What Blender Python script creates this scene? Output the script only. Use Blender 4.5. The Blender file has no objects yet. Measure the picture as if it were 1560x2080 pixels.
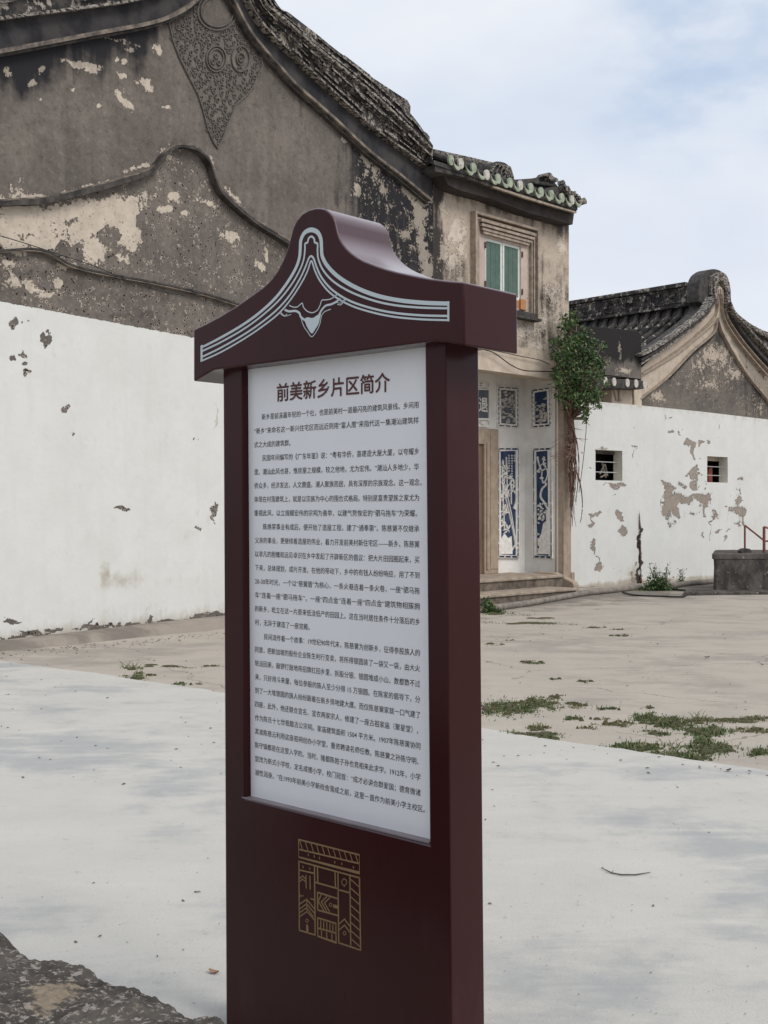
import bpy, math, random
import numpy as np
from mathutils import Vector, noise as mn

random.seed(7); rng = np.random.RandomState(7)
SC = bpy.context.scene
COL = SC.collection

# ------------------------------------------------------------------ camera, world, sun, exposure
F, CX, HY, EYE = 2434.0, 780.0, 1038.0, 1.6
cam_d = bpy.data.cameras.new("camera"); cam = bpy.data.objects.new("camera", cam_d); COL.objects.link(cam)
cam.location = (0, 0, EYE); cam.rotation_euler = (math.radians(90), 0, 0)
cam_d.sensor_fit = 'VERTICAL'; cam_d.sensor_height = 24; cam_d.lens = 24 * F / 2080
cam_d.shift_y = -2 / 2080; cam_d.clip_end = 2000; cam_d.clip_start = .05
SC.camera = cam

SUN_AZ = math.radians(128)      # direction towards the sun, clockwise from +Y (behind the camera, to the right)
SUN_EL = math.radians(48)
world = bpy.data.worlds.new("World"); SC.world = world; world.use_nodes = True
wn, wl = world.node_tree.nodes, world.node_tree.links
wn.clear()
w_out = wn.new('ShaderNodeOutputWorld'); w_bg = wn.new('ShaderNodeBackground'); w_bg.inputs[1].default_value = 0.1
w_sky = wn.new('ShaderNodeTexSky'); w_sky.sky_type = 'NISHITA'; w_sky.sun_disc = False
w_sky.sun_elevation = SUN_EL; w_sky.sun_rotation = SUN_AZ; w_sky.dust_density = 2.0
w_tc = wn.new('ShaderNodeTexCoord'); w_map = wn.new('ShaderNodeMapping'); w_map.inputs['Scale'].default_value = (1, 1, 2.2)
w_map.inputs['Location'].default_value = (3.1, .4, .35)
w_n = wn.new('ShaderNodeTexNoise'); w_n.inputs['Scale'].default_value = 2.6; w_n.inputs['Detail'].default_value = 6; w_n.inputs['Roughness'].default_value = .5
w_r = wn.new('ShaderNodeValToRGB')
w_r.color_ramp.elements[0].position = .30; w_r.color_ramp.elements[0].color = (.80, .80, .80, 1)
w_r.color_ramp.elements[1].position = .50; w_r.color_ramp.elements[1].color = (1, 1, 1, 1)
w_n2 = wn.new('ShaderNodeTexNoise'); w_n2.inputs['Scale'].default_value = 3.5; w_n2.inputs['Detail'].default_value = 5
w_r2 = wn.new('ShaderNodeValToRGB')
w_r2.color_ramp.elements[0].position = .35; w_r2.color_ramp.elements[0].color = (5.75, 6.25, 7.15, 1)
w_r2.color_ramp.elements[1].position = .65; w_r2.color_ramp.elements[1].color = (6.9, 7.15, 7.6, 1)
w_mix = wn.new('ShaderNodeMix'); w_mix.data_type = 'RGBA'
wl.new(w_tc.outputs['Generated'], w_map.inputs[0]); wl.new(w_map.outputs[0], w_n.inputs[0]); wl.new(w_map.outputs[0], w_n2.inputs[0])
wl.new(w_n.outputs[0], w_r.inputs[0]); wl.new(w_n2.outputs[0], w_r2.inputs[0])
# a thin gap in the cloud, where bluer air shows through
w_dot = wn.new('ShaderNodeVectorMath'); w_dot.operation = 'DOT_PRODUCT'; w_dot.inputs[1].default_value = Vector(((1430 - CX) / F, 1, (HY - 110) / F)).normalized()
w_g = wn.new('ShaderNodeMapRange'); w_g.interpolation_type = 'SMOOTHSTEP'; w_g.inputs[1].default_value = .9935; w_g.inputs[2].default_value = 1.0; w_g.inputs[3].default_value = 0; w_g.inputs[4].default_value = .6
w_n3 = wn.new('ShaderNodeTexNoise'); w_n3.inputs['Scale'].default_value = 9; w_n3.inputs['Detail'].default_value = 6
w_s3 = wn.new('ShaderNodeMapRange'); w_s3.interpolation_type = 'SMOOTHSTEP'; w_s3.inputs[1].default_value = .36; w_s3.inputs[2].default_value = .66
w_m3 = wn.new('ShaderNodeMath'); w_m3.operation = 'MULTIPLY'; w_sub = wn.new('ShaderNodeMath'); w_sub.operation = 'SUBTRACT'; w_sub.use_clamp = True
wl.new(w_tc.outputs['Generated'], w_dot.inputs[0]); wl.new(w_dot.outputs['Value'], w_g.inputs[0]); wl.new(w_map.outputs[0], w_n3.inputs[0]); wl.new(w_n3.outputs[0], w_s3.inputs[0])
wl.new(w_g.outputs[0], w_m3.inputs[0]); wl.new(w_s3.outputs[0], w_m3.inputs[1]); wl.new(w_r.outputs[0], w_sub.inputs[0]); wl.new(w_m3.outputs[0], w_sub.inputs[1])
w_blue = wn.new('ShaderNodeMix'); w_blue.data_type = 'RGBA'; w_blue.inputs[0].default_value = .6; w_blue.inputs[7].default_value = (3.6, 5.2, 7.4, 1); wl.new(w_sky.outputs[0], w_blue.inputs[6])
wl.new(w_sub.outputs[0], w_mix.inputs[0]); wl.new(w_blue.outputs[2], w_mix.inputs[6]); wl.new(w_r2.outputs[0], w_mix.inputs[7])
wl.new(w_mix.outputs[2], w_bg.inputs[0]); wl.new(w_bg.outputs[0], w_out.inputs[0])

sun_d = bpy.data.lights.new("sun", 'SUN'); sun_d.energy = 1.5; sun_d.angle = math.radians(25); sun_d.color = (1, .95, .88)
sun = bpy.data.objects.new("sun", sun_d); COL.objects.link(sun)
sd = Vector((math.sin(SUN_AZ) * math.cos(SUN_EL), math.cos(SUN_AZ) * math.cos(SUN_EL), math.sin(SUN_EL)))
sun.rotation_euler = sd.to_track_quat('Z', 'Y').to_euler(); sun.location = (5, -5, 20)

SC.view_settings.view_transform = 'Standard'; SC.view_settings.look = 'None'
SC.view_settings.exposure = 0.32; SC.view_settings.gamma = 1; SC.view_settings.use_curve_mapping = False
SC.render.engine = 'CYCLES'

# ------------------------------------------------------------------ materials
def NT(m):
    m.use_nodes = True
    return m.node_tree.nodes, m.node_tree.links
class G:
    """little node graph helper"""
    def __init__(s, name, rough=.8, spec=.3):
        s.m = bpy.data.materials.new(name); s.n, s.l = NT(s.m)
        s.b = s.n['Principled BSDF']; s.b.inputs['Roughness'].default_value = rough
        s.b.inputs['Specular IOR Level'].default_value = spec
        s.tc = s.n.new('ShaderNodeTexCoord')
    def put(s, sock, v):
        if isinstance(v, bpy.types.NodeSocket): s.l.new(v, sock)
        else: sock.default_value = v
    def noise(s, scale, detail=6, rough=.6, vec=None, stretch=None, loc=None, uv=False, dist=0):
        n = s.n.new('ShaderNodeTexNoise'); n.inputs['Scale'].default_value = scale
        n.inputs['Detail'].default_value = detail; n.inputs['Roughness'].default_value = rough; n.inputs['Distortion'].default_value = dist
        src = s.tc.outputs['UV' if uv else 'Object']
        if stretch or loc:
            mp = s.n.new('ShaderNodeMapping')
            if stretch: mp.inputs['Scale'].default_value = stretch
            if loc: mp.inputs['Location'].default_value = loc
            s.l.new(src, mp.inputs[0]); src = mp.outputs[0]
        s.l.new(src, n.inputs['Vector'])
        return n.outputs[0]
    def voro(s, scale, uv=False, rnd=1.0, feature='F1'):
        n = s.n.new('ShaderNodeTexVoronoi'); n.inputs['Scale'].default_value = scale; n.inputs['Randomness'].default_value = rnd
        n.feature = feature
        s.l.new(s.tc.outputs['UV' if uv else 'Object'], n.inputs['Vector'])
        return n.outputs['Distance']
    def math(s, op, a, b=0.0, c=None, clamp=False):
        n = s.n.new('ShaderNodeMath'); n.operation = op; n.use_clamp = clamp
        s.put(n.inputs[0], a); s.put(n.inputs[1], b)
        if c is not None: s.put(n.inputs[2], c)
        return n.outputs[0]
    def step(s, v, lo, hi, a=0.0, b=1.0):
        n = s.n.new('ShaderNodeMapRange'); n.interpolation_type = 'SMOOTHSTEP'
        s.put(n.inputs[0], v); n.inputs[1].default_value = lo; n.inputs[2].default_value = hi
        n.inputs[3].default_value = a; n.inputs[4].default_value = b
        return n.outputs[0]
    def mix(s, f, a, b, mode='MIX'):
        n = s.n.new('ShaderNodeMix'); n.data_type = 'RGBA'; n.blend_type = mode
        s.put(n.inputs[0], f)
        s.put(n.inputs[6], a if isinstance(a, bpy.types.NodeSocket) else (*a, 1)); s.put(n.inputs[7], b if isinstance(b, bpy.types.NodeSocket) else (*b, 1))
        return n.outputs[2]
    def attr(s, name):
        n = s.n.new('ShaderNodeAttribute'); n.attribute_name = name
        return n.outputs['Fac']
    def jit(s, mask, nz, amp):       # mask + (noise-.5)*amp
        return s.math('MULTIPLY_ADD', s.math('SUBTRACT', nz, .5), amp, mask)
    def bump(s, h, strength=.5, dist=.02, prev=None):
        n = s.n.new('ShaderNodeBump'); n.inputs['Strength'].default_value = strength; n.inputs['Distance'].default_value = dist
        s.l.new(h, n.inputs['Height'])
        if prev is not None: s.l.new(prev, n.inputs['Normal'])
        return n.outputs[0]
    def done(s, col=None, nrm=None, rough=None):
        if col is not None: s.put(s.b.inputs['Base Color'], col if isinstance(col, bpy.types.NodeSocket) else (*col, 1))
        if nrm is not None: s.l.new(nrm, s.b.inputs['Normal'])
        if rough is not None: s.put(s.b.inputs['Roughness'], rough)
        return s.m

def simple(name, c1, c2=None, scale=8, rough=.8, bump=.3, bd=.01, spec=.3, metal=0, stretch=None):
    g = G(name, rough, spec)
    n = g.noise(scale, 8, .65, stretch=stretch)
    c2 = c2 or tuple(x * .75 for x in c1)
    g.b.inputs['Metallic'].default_value = metal
    return g.done(g.mix(g.step(n, .35, .65), c1, c2), g.bump(n, bump, bd))

def weathered(name, base, base2, pale, soot, paint=(.69, .69, .665), under=(.40, .33, .28), pitscale=15, grain=40):
    """old lime plaster: attributes soot / pale / paint / pit say where, noise says exactly how"""
    g = G(name, .92, .15)
    nb = g.noise(1.3, 7, .6, uv=True); nm = g.noise(5, 9, .65, uv=True); nf = g.noise(22, 8, .7, uv=True)
    ng = g.noise(grain * 3, 4, .7, uv=True)
    streak = g.noise(1.0, 7, .6, stretch=(5, .45, 1), uv=True)
    col = g.mix(g.step(nb, .3, .7), base, base2)
    col = g.mix(g.math('MULTIPLY', g.step(nf, .35, .75), .35), col, tuple(x * .6 for x in base))
    col = g.mix(g.math('MULTIPLY', g.step(streak, .45, .75), .25), col, tuple(min(1, x * 1.5) for x in base2))
    mot = g.noise(9, 10, .78, uv=True, loc=(3, 8, 0))
    col = g.mix(g.step(mot, .50, .64, 0, .5), col, tuple(x * .5 for x in base)); col = g.mix(g.step(mot, .46, .34, 0, .38), col, tuple(min(1, x * 1.6) for x in base2))
    sf = g.step(g.jit(g.jit(g.attr('soot'), streak, 1.3), nm, .7), .28, .85)
    col = g.mix(sf, col, soot)
    pf = g.step(g.jit(g.jit(g.attr('pale'), nm, 1.5), nf, 1.3), .5, .54)
    palec = g.mix(g.step(nm, .35, .7), pale, tuple(x * .8 for x in pale))
    palec = g.mix(g.math('MULTIPLY', sf, .45), palec, soot)
    col = g.mix(pf, col, palec)
    # pits: small dark holes, with rim highlights painted into the colour
    v = g.voro(pitscale, uv=True)
    gate = g.step(g.jit(g.attr('pit'), g.noise(3.1, 4, .6, uv=True, loc=(5, 3, 0)), 1.1), .45, .6)
    gate = g.math('MULTIPLY', gate, g.math('SUBTRACT', 1.0, g.math('MULTIPLY', pf, .8)))
    hole = g.math('MULTIPLY', g.step(g.jit(v, nf, 1.1), .20, .14), gate)
    col = g.mix(hole, col, tuple(x * .18 for x in base))
    vj = g.jit(v, nf, 1.6)
    rim = g.math('MULTIPLY', g.math('MULTIPLY', g.step(vj, .20, .24), g.step(vj, .36, .31)), g.math('MULTIPLY', gate, g.step(nm, .46, .56)))
    col = g.mix(g.math('MULTIPLY', rim, .7), col, pale)
    # paint over everything
    wf = g.step(g.jit(g.jit(g.attr('paint'), nf, 1.15), nm, .8), .49, .525)
    wcol = g.mix(g.step(nb, .3, .75), paint, tuple(x * y for x, y in zip(paint, (.93, .93, .92))))
    wcol = g.mix(g.step(nm, .5, .75, 0, .22), wcol, (.50, .49, .46))
    wcol = g.mix(g.math('MULTIPLY', g.step(streak, .48, .7), .30), wcol, (.62, .60, .54))
    wcol = g.mix(g.step(g.jit(g.jit(g.attr('grime'), nm, 1.0), streak, .8), .28, 1.0, 0, .85), wcol, (.40, .35, .27))
    specks = g.math('MULTIPLY', g.step(g.noise(7, 9, .75, uv=True, loc=(9, 2, 0)), .66, .72), .35)
    wcol = g.mix(specks, wcol, (.35, .33, .30))
    edge = g.step(g.jit(g.jit(g.attr('paint'), nf, 1.15), nm, .8), .40, .47)
    col = g.mix(g.math('MULTIPLY', g.math('SUBTRACT', edge, wf), .8, clamp=True), col, tuple(x * .35 for x in under))  # thin dark line round chips: shadow of the paint edge put in colour
    col = g.mix(wf, col, wcol)
    h = g.math('ADD', g.math('MULTIPLY', nf, .5), g.math('MULTIPLY', ng, .25))
    h = g.math('ADD', h, g.math('MULTIPLY', pf, .5)); h = g.math('SUBTRACT', h, g.math('MULTIPLY', hole, 1.0))
    h = g.mix(wf, h, g.math('MULTIPLY_ADD', nb, .8, .9))
    return g.done(col, g.bump(h, .8, .03))

M = {}
M['wallA'] = weathered('weathered_gable_plaster', (.132, .115, .102), (.21, .182, .157), (.62, .535, .44), (.026, .025, .028))
M['wallB'] = weathered('weathered_gate_plaster', (.56, .475, .385), (.46, .385, .31), (.70, .61, .51), (.055, .048, .044), pitscale=12)
M['wallC'] = weathered('whitewashed_courtyard_plaster', (.37, .315, .265), (.31, .262, .22), (.45, .40, .35), (.05, .045, .04))
M['wallG'] = weathered('rear_gable_plaster', (.125, .112, .102), (.20, .175, .150), (.55, .465, .38), (.028, .026, .026), pitscale=12)
M['frieze'] = simple('sooty_frieze', (.020, .020, .024), (.060, .055, .054), 2.2, .9, .4, .02)
M['mould'] = simple('weathered_moulding', (.25, .205, .165), (.06, .054, .052), 4, .9, .6, .02)
M['moulddark'] = simple('dark_moulding', (.030, .028, .027), (.085, .076, .068), 6, .9, .6, .02)
g = G('lichened_roof_tile', .9, .2)
nz = g.noise(3, 9, .7); nz2 = g.noise(6.5, 9, .72)
c = g.mix(g.step(nz, .4, .62), (.028, .027, .029), (.085, .078, .072)); c = g.mix(g.step(nz2, .545, .59), c, (.38, .34, .29))
M['lichen'] = g.done(c, g.bump(nz2, .8, .03))
g = G('pale_coping', .9, .2)
nz = g.noise(3, 9, .7); nz2 = g.noise(14, 7, .7, stretch=(1, 1, 2))
c = g.mix(g.step(nz, .4, .6), (.38, .34, .295), (.19, .17, .15)); c = g.mix(g.step(nz2, .475, .54), c, (.033, .031, .03))
M['coping'] = g.done(c, g.bump(nz2, .8, .03))
M['cream'] = simple('cream_stucco', (.58, .49, .40), (.47, .39, .31), 3, .9, .4, .01)
M['creamdark'] = simple('weathered_stucco_moulding', (.42, .34, .27), (.25, .205, .165), 9, .9, .5, .01)
M['porchwhite'] = simple('porch_limewash', (.80, .78, .74), (.70, .67, .62), 2.2, .9, .2, .006)
M['soffit'] = simple('dark_timber_soffit', (.060, .048, .043), (.034, .029, .027), 5, .85, .4, .01)
M['tan'] = simple('tan_granite', (.40, .315, .24), (.31, .245, .185), 7, .85, .35, .006)
M['step'] = simple('worn_step_stone', (.20, .16, .125), (.075, .064, .053), 5, .9, .6, .02)
M['stepnose'] = simple('lit_step_stone', (.40, .33, .26), (.24, .195, .15), 5, .9, .5, .015)  # paler copy of the step stone: light on the treads painted in
M['blue'] = simple('deep_blue_ground', (.022, .042, .095), (.045, .075, .14), 5, .7, .1, .003)
M['bluegrey'] = simple('slate_plaque', (.10, .11, .14), (.14, .15, .17), 6, .7, .1, .003)
M['relief'] = simple('white_relief', (.84, .82, .77), (.68, .65, .60), 12, .85, .4, .005)
M['reliefgrey'] = simple('grey_relief', (.60, .57, .52), (.42, .39, .35), 14, .9, .6, .01)
M['door'] = simple('old_door_wood', (.13, .08, .05), (.20, .13, .085), 6, .7, .3, .005, stretch=(1, 1, .2))
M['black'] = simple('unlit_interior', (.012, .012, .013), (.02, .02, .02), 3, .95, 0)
M['glaze'] = simple('pale_green_glaze', (.22, .27, .18), (.40, .42, .32), 7, .35, .15, .004, .5)
M['tile'] = simple('dark_clay_tile', (.035, .033, .034), (.085, .075, .07), 9, .85, .5, .01)
M['shutter'] = simple('green_shutter_paint', (.070, .125, .100), (.095, .15, .122), 5, .5, .2, .003)
M['whitewood'] = simple('white_window_frame', (.66, .69, .64), (.55, .58, .54), 9, .5, .1, .002)
M['pinkstucco'] = simple('pink_window_surround', (.52, .42, .37), (.44, .35, .31), 5, .85, .3, .004)
M['terracotta'] = simple('terracotta_block', (.50, .24, .10), (.38, .19, .10), 12, .85, .4, .004)
M['iron'] = simple('rusty_iron', (.085, .05, .04), (.14, .07, .05), 22, .7, .4, .002)
M['redrail'] = simple('red_oxide_rail', (.23, .075, .055), (.15, .055, .045), 16, .6, .3, .002)
M['bars'] = simple('pale_window_bar', (.48, .49, .48), (.38, .38, .37), 20, .6, .1, .002)
M['redwood'] = simple('red_brown_boards', (.26, .07, .05), (.20, .055, .04), 5, .6, .2, .003)
M['pipe'] = simple('grey_drain_pipe', (.25, .215, .185), (.15, .13, .112), 6, .7, .3, .006)
M['bark'] = simple('reddish_root_bark', (.13, .075, .06), (.20, .13, .10), 14, .9, .6, .01)
M['deadleaf'] = simple('dry_leaf_brown', (.35, .20, .13), (.25, .14, .09), 30, .7, .2, .001)
M['debris'] = simple('dark_litter', (.06, .05, .04), (.11, .09, .06), 30, .9)
M['wire'] = simple('black_cable', (.03, .027, .025), None, 20, .6)
g = G('black_stained_concrete', .9, .2)
nz = g.noise(3, 9, .7, stretch=(1, 1, .6)); nz2 = g.noise(11, 8, .7)
c = g.mix(g.step(nz, .38, .62), (.05, .046, .043), (.13, .115, .10)); c = g.mix(g.step(nz2, .60, .67), c, (.33, .30, .27))
M['tank'] = g.done(c, g.bump(nz2, .8, .03))

def leafmat(name, c1, c2, c3):
    g = G(name, .5, .35)
    oi = g.n.new('ShaderNodeAttribute'); oi.attribute_name = 'tone'
    c = g.mix(g.step(oi.outputs['Fac'], 0, .6), c1, c2); c = g.mix(g.step(oi.outputs['Fac'], .7, 1), c, c3)
    return g.done(c)
M['leaf'] = leafmat('shrub_leaf', (.020, .045, .014), (.045, .090, .026), (.17, .21, .07))
M['grass'] = leafmat('courtyard_grass', (.055, .085, .024), (.095, .13, .04), (.27, .21, .12))

# sign paint: dark maroon gloss enamel
def enamel(name, c, rough=.27):
    g = G(name, rough + .15, .03)
    n1 = g.noise(1.6, 5, .5); n2 = g.noise(160, 3, .6); n3 = g.noise(6, 6, .6, stretch=(1, 1, .3))
    col = g.mix(g.step(n1, .3, .7), c, tuple(x * 1.25 for x in c))
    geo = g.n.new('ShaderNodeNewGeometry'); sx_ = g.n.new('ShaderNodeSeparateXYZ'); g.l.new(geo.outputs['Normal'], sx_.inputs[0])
    col = g.mix(g.step(sx_.outputs[2], .0, .9, 0, .62), col, (.31, .265, .30))   # sky reflection painted as a pale lilac tint on up-facing faces
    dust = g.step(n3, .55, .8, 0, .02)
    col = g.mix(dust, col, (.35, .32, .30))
    g.b.inputs['Coat Weight'].default_value = 1; g.b.inputs['Coat IOR'].default_value = 1.22; g.b.inputs['Coat Roughness'].default_value = .22
    return g.done(col, g.bump(n2, .05, .001), g.step(n3, .3, .8, rough, rough + .12))
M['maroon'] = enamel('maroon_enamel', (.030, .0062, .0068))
M['panel'] = simple('grey_white_vinyl', (.70, .70, .715), (.67, .67, .685), 1.5, .35, .02, .001, .4)
M['ink'] = simple('dark_print', (.014, .012, .017), None, 5, .5, 0)
M['titleink'] = simple('brown_print', (.10, .028, .025), None, 5, .5, 0)
M['silver'] = simple('silver_grey_vinyl', (.48, .54, .56), (.44, .50, .52), 4, .4, .02, .001)
M['gold'] = simple('dull_gold_vinyl', (.22, .14, .065), (.19, .12, .055), 8, .45, .02, .001)
M['sill'] = simple('sill_sky_sheen', (.20, .16, .17), (.16, .13, .14), 8, .35, .05, .001, .5)  # sky reflection on the sill painted as a paler colour

# concrete of the yard
def concrete(name, base, base2, stain, stainamt, dark=.0, wall_dirt=False, cracks=0.0):
    g = G(name, .9, .2)
    n0 = g.noise(.33, 7, .62, stretch=(.8, 1.25, 1), loc=(4.3, 7.7, 0), dist=.5); n1 = g.noise(1.4, 8, .65); n2 = g.noise(14, 9, .75); n3 = g.noise(110, 4, .7)
    nd = g.noise(2.2, 8, .7, stretch=(.5, 2.2, 1), loc=(2, 2, 0), dist=.8)
    col = g.mix(g.step(n1, .3, .7), base, base2)
    col = g.mix(g.math('MULTIPLY', g.step(g.jit(g.jit(n0, n1, .6), nd, .25), .48, .66), stainamt), col, stain)
    col = g.mix(g.step(nd, .52, .75, 0, .24), col, tuple(x * .70 for x in base)); col = g.mix(g.step(nd, .46, .30, 0, .35), col, tuple(min(1, x * 1.15) for x in base))
    n4 = g.noise(.7, 7, .7, loc=(1, 9, 0), dist=.4)
    col = g.mix(g.step(n4, .55, .8, 0, .5), col, tuple(x * .72 for x in base))
    col = g.mix(g.step(n2, .58, .74, 0, .5 + dark), col, tuple(x * .35 for x in base))
    n5 = g.noise(38, 6, .8, loc=(0, 3, 1)); col = g.mix(g.step(n5, .60, .70, 0, .55), col, tuple(x * .45 for x in base)); col = g.mix(g.step(n5, .40, .30, 0, .35), col, tuple(min(1, x * 1.3) for x in base))
    col = g.mix(g.step(n3, .3, .75, 0, .25), col, tuple(x * .5 for x in base))
    h = g.math('ADD', n2, g.math('MULTIPLY', n3, .6))
    if cracks:
        mp = g.n.new('ShaderNodeMapping'); g.l.new(g.tc.outputs['Object'], mp.inputs[0])
        w = g.n.new('ShaderNodeTexNoise'); w.inputs['Scale'].default_value = 2.5; w.inputs['Detail'].default_value = 6; g.l.new(g.tc.outputs['Object'], w.inputs['Vector'])
        va = g.n.new('ShaderNodeVectorMath'); va.operation = 'MULTIPLY_ADD'; g.l.new(w.outputs['Color'], va.inputs[0]); va.inputs[1].default_value = (.55, .55, 0); g.l.new(mp.outputs[0], va.inputs[2])
        v = g.n.new('ShaderNodeTexVoronoi'); v.feature = 'DISTANCE_TO_EDGE'; v.inputs['Scale'].default_value = .42; v.voronoi_dimensions = '2D'; g.l.new(va.outputs[0], v.inputs['Vector'])
        cr = g.math('MULTIPLY', g.step(v.outputs['Distance'], .0045, .0015), g.step(g.noise(.8, 3, .5, loc=(7, 7, 7)), .42, .56))
        col = g.mix(g.math('MULTIPLY', cr, cracks), col, tuple(x * .25 for x in base)); h = g.math('SUBTRACT', h, cr)
    if wall_dirt: col = g.mix(g.step(g.jit(g.attr('dirt'), n1, 1.6), .3, .9, 0, .75), col, (.13, .115, .10))
    return g.done(col, g.bump(h, .45, .008))
M['newconc'] = concrete('smooth_pale_concrete', (.55, .53, .485), (.50, .485, .45), (.33, .345, .35), .72)
M['oldconc'] = concrete('worn_old_concrete', (.455, .405, .345), (.39, .35, .30), (.28, .25, .225), .6, .2, True, .8)
M['kerb'] = concrete('cement_kerb', (.33, .285, .24), (.25, .22, .19), (.16, .14, .12), .8, .2)

g = G('rough_lichen_stone', .95, .15)
n1 = g.noise(9, 9, .7, uv=False); n2 = g.noise(55, 7, .72, stretch=(1, 1.5, 1)); n3 = g.noise(3.1, 5, .6, loc=(2.2, 0.6, 0))
c = g.mix(g.step(n1, .35, .65), (.065, .058, .052), (.14, .125, .108))
c = g.mix(g.step(n2, .53, .60), c, (.38, .345, .31))
c = g.mix(g.math('MULTIPLY', g.step(g.jit(g.jit(n3, n1, .6), n2, .5), .60, .70), .8), c, (.36, .29, .21))
M['rough'] = g.done(c, g.bump(g.math('ADD', n2, g.math('MULTIPLY', n1, 1.2)), 1.0, .012))

# ------------------------------------------------------------------ helpers: planes, meshes, tags
class Plane:
    """vertical plane through the ground point seen at pixel x0, depth D, running to vanishing point vp"""
    def __init__(s, vp, x0, D, p=None):
        d = Vector(((vp - CX) / F, 1, 0))
        if d.x < 0: d = -d
        s.d = d.normalized(); s.p = p.copy() if p else Vector(((x0 - CX) / F * D, D, 0))
        n = Vector((s.d.y, -s.d.x, 0))
        if n.dot(-s.p) < 0: n = -n
        s.n = n
    def off(s, w):
        q = Plane.__new__(Plane); q.d, q.n, q.p = s.d, s.n, s.p + s.n * w; return q
    def at(s, px, py, w=0):
        r = Vector(((px - CX) / F, 1, (HY - py) / F)); o = s.p + s.n * w
        t = o.dot(s.n) / r.dot(s.n)
        return Vector((0, 0, EYE)) + r * t
    def uz(s, px, py, w=0):
        q = s.at(px, py, w); return ((q - s.p).dot(s.d), q.z)
    def u(s, px, w=0): return s.uz(px, 1000, w)[0]
    def P(s, u, z, w=0):
        q = s.p + s.d * u + s.n * w; return Vector((q.x, q.y, z))
def pix(v):
    return (CX + F * v[0] / v[1], HY - F * (v[2] - EYE) / v[1])
def gz(y):
    t = min(1, max(0, (y - 13) / 10)); return -.15 * t * t * (3 - 2 * t)
def ground(px, py):
    z = 0
    for _ in range(12):
        D = (EYE - z) * F / (py - HY); z = gz(D)
    return Vector(((px - CX) / F * D, D, z))

A = Plane(2300, 0, 14.2)
B = Plane(3100, 880, 23.0)
BK = B.off(-1.0)
R_ = Plane(-1774, 0, 0, p=BK.at(1068, 1000))
Cw = Plane(3466, 1200, 27.7)
S = Plane(-1888, 911.5, 3.08)
SB = -S.n           # away from the viewer, through the sign

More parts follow.
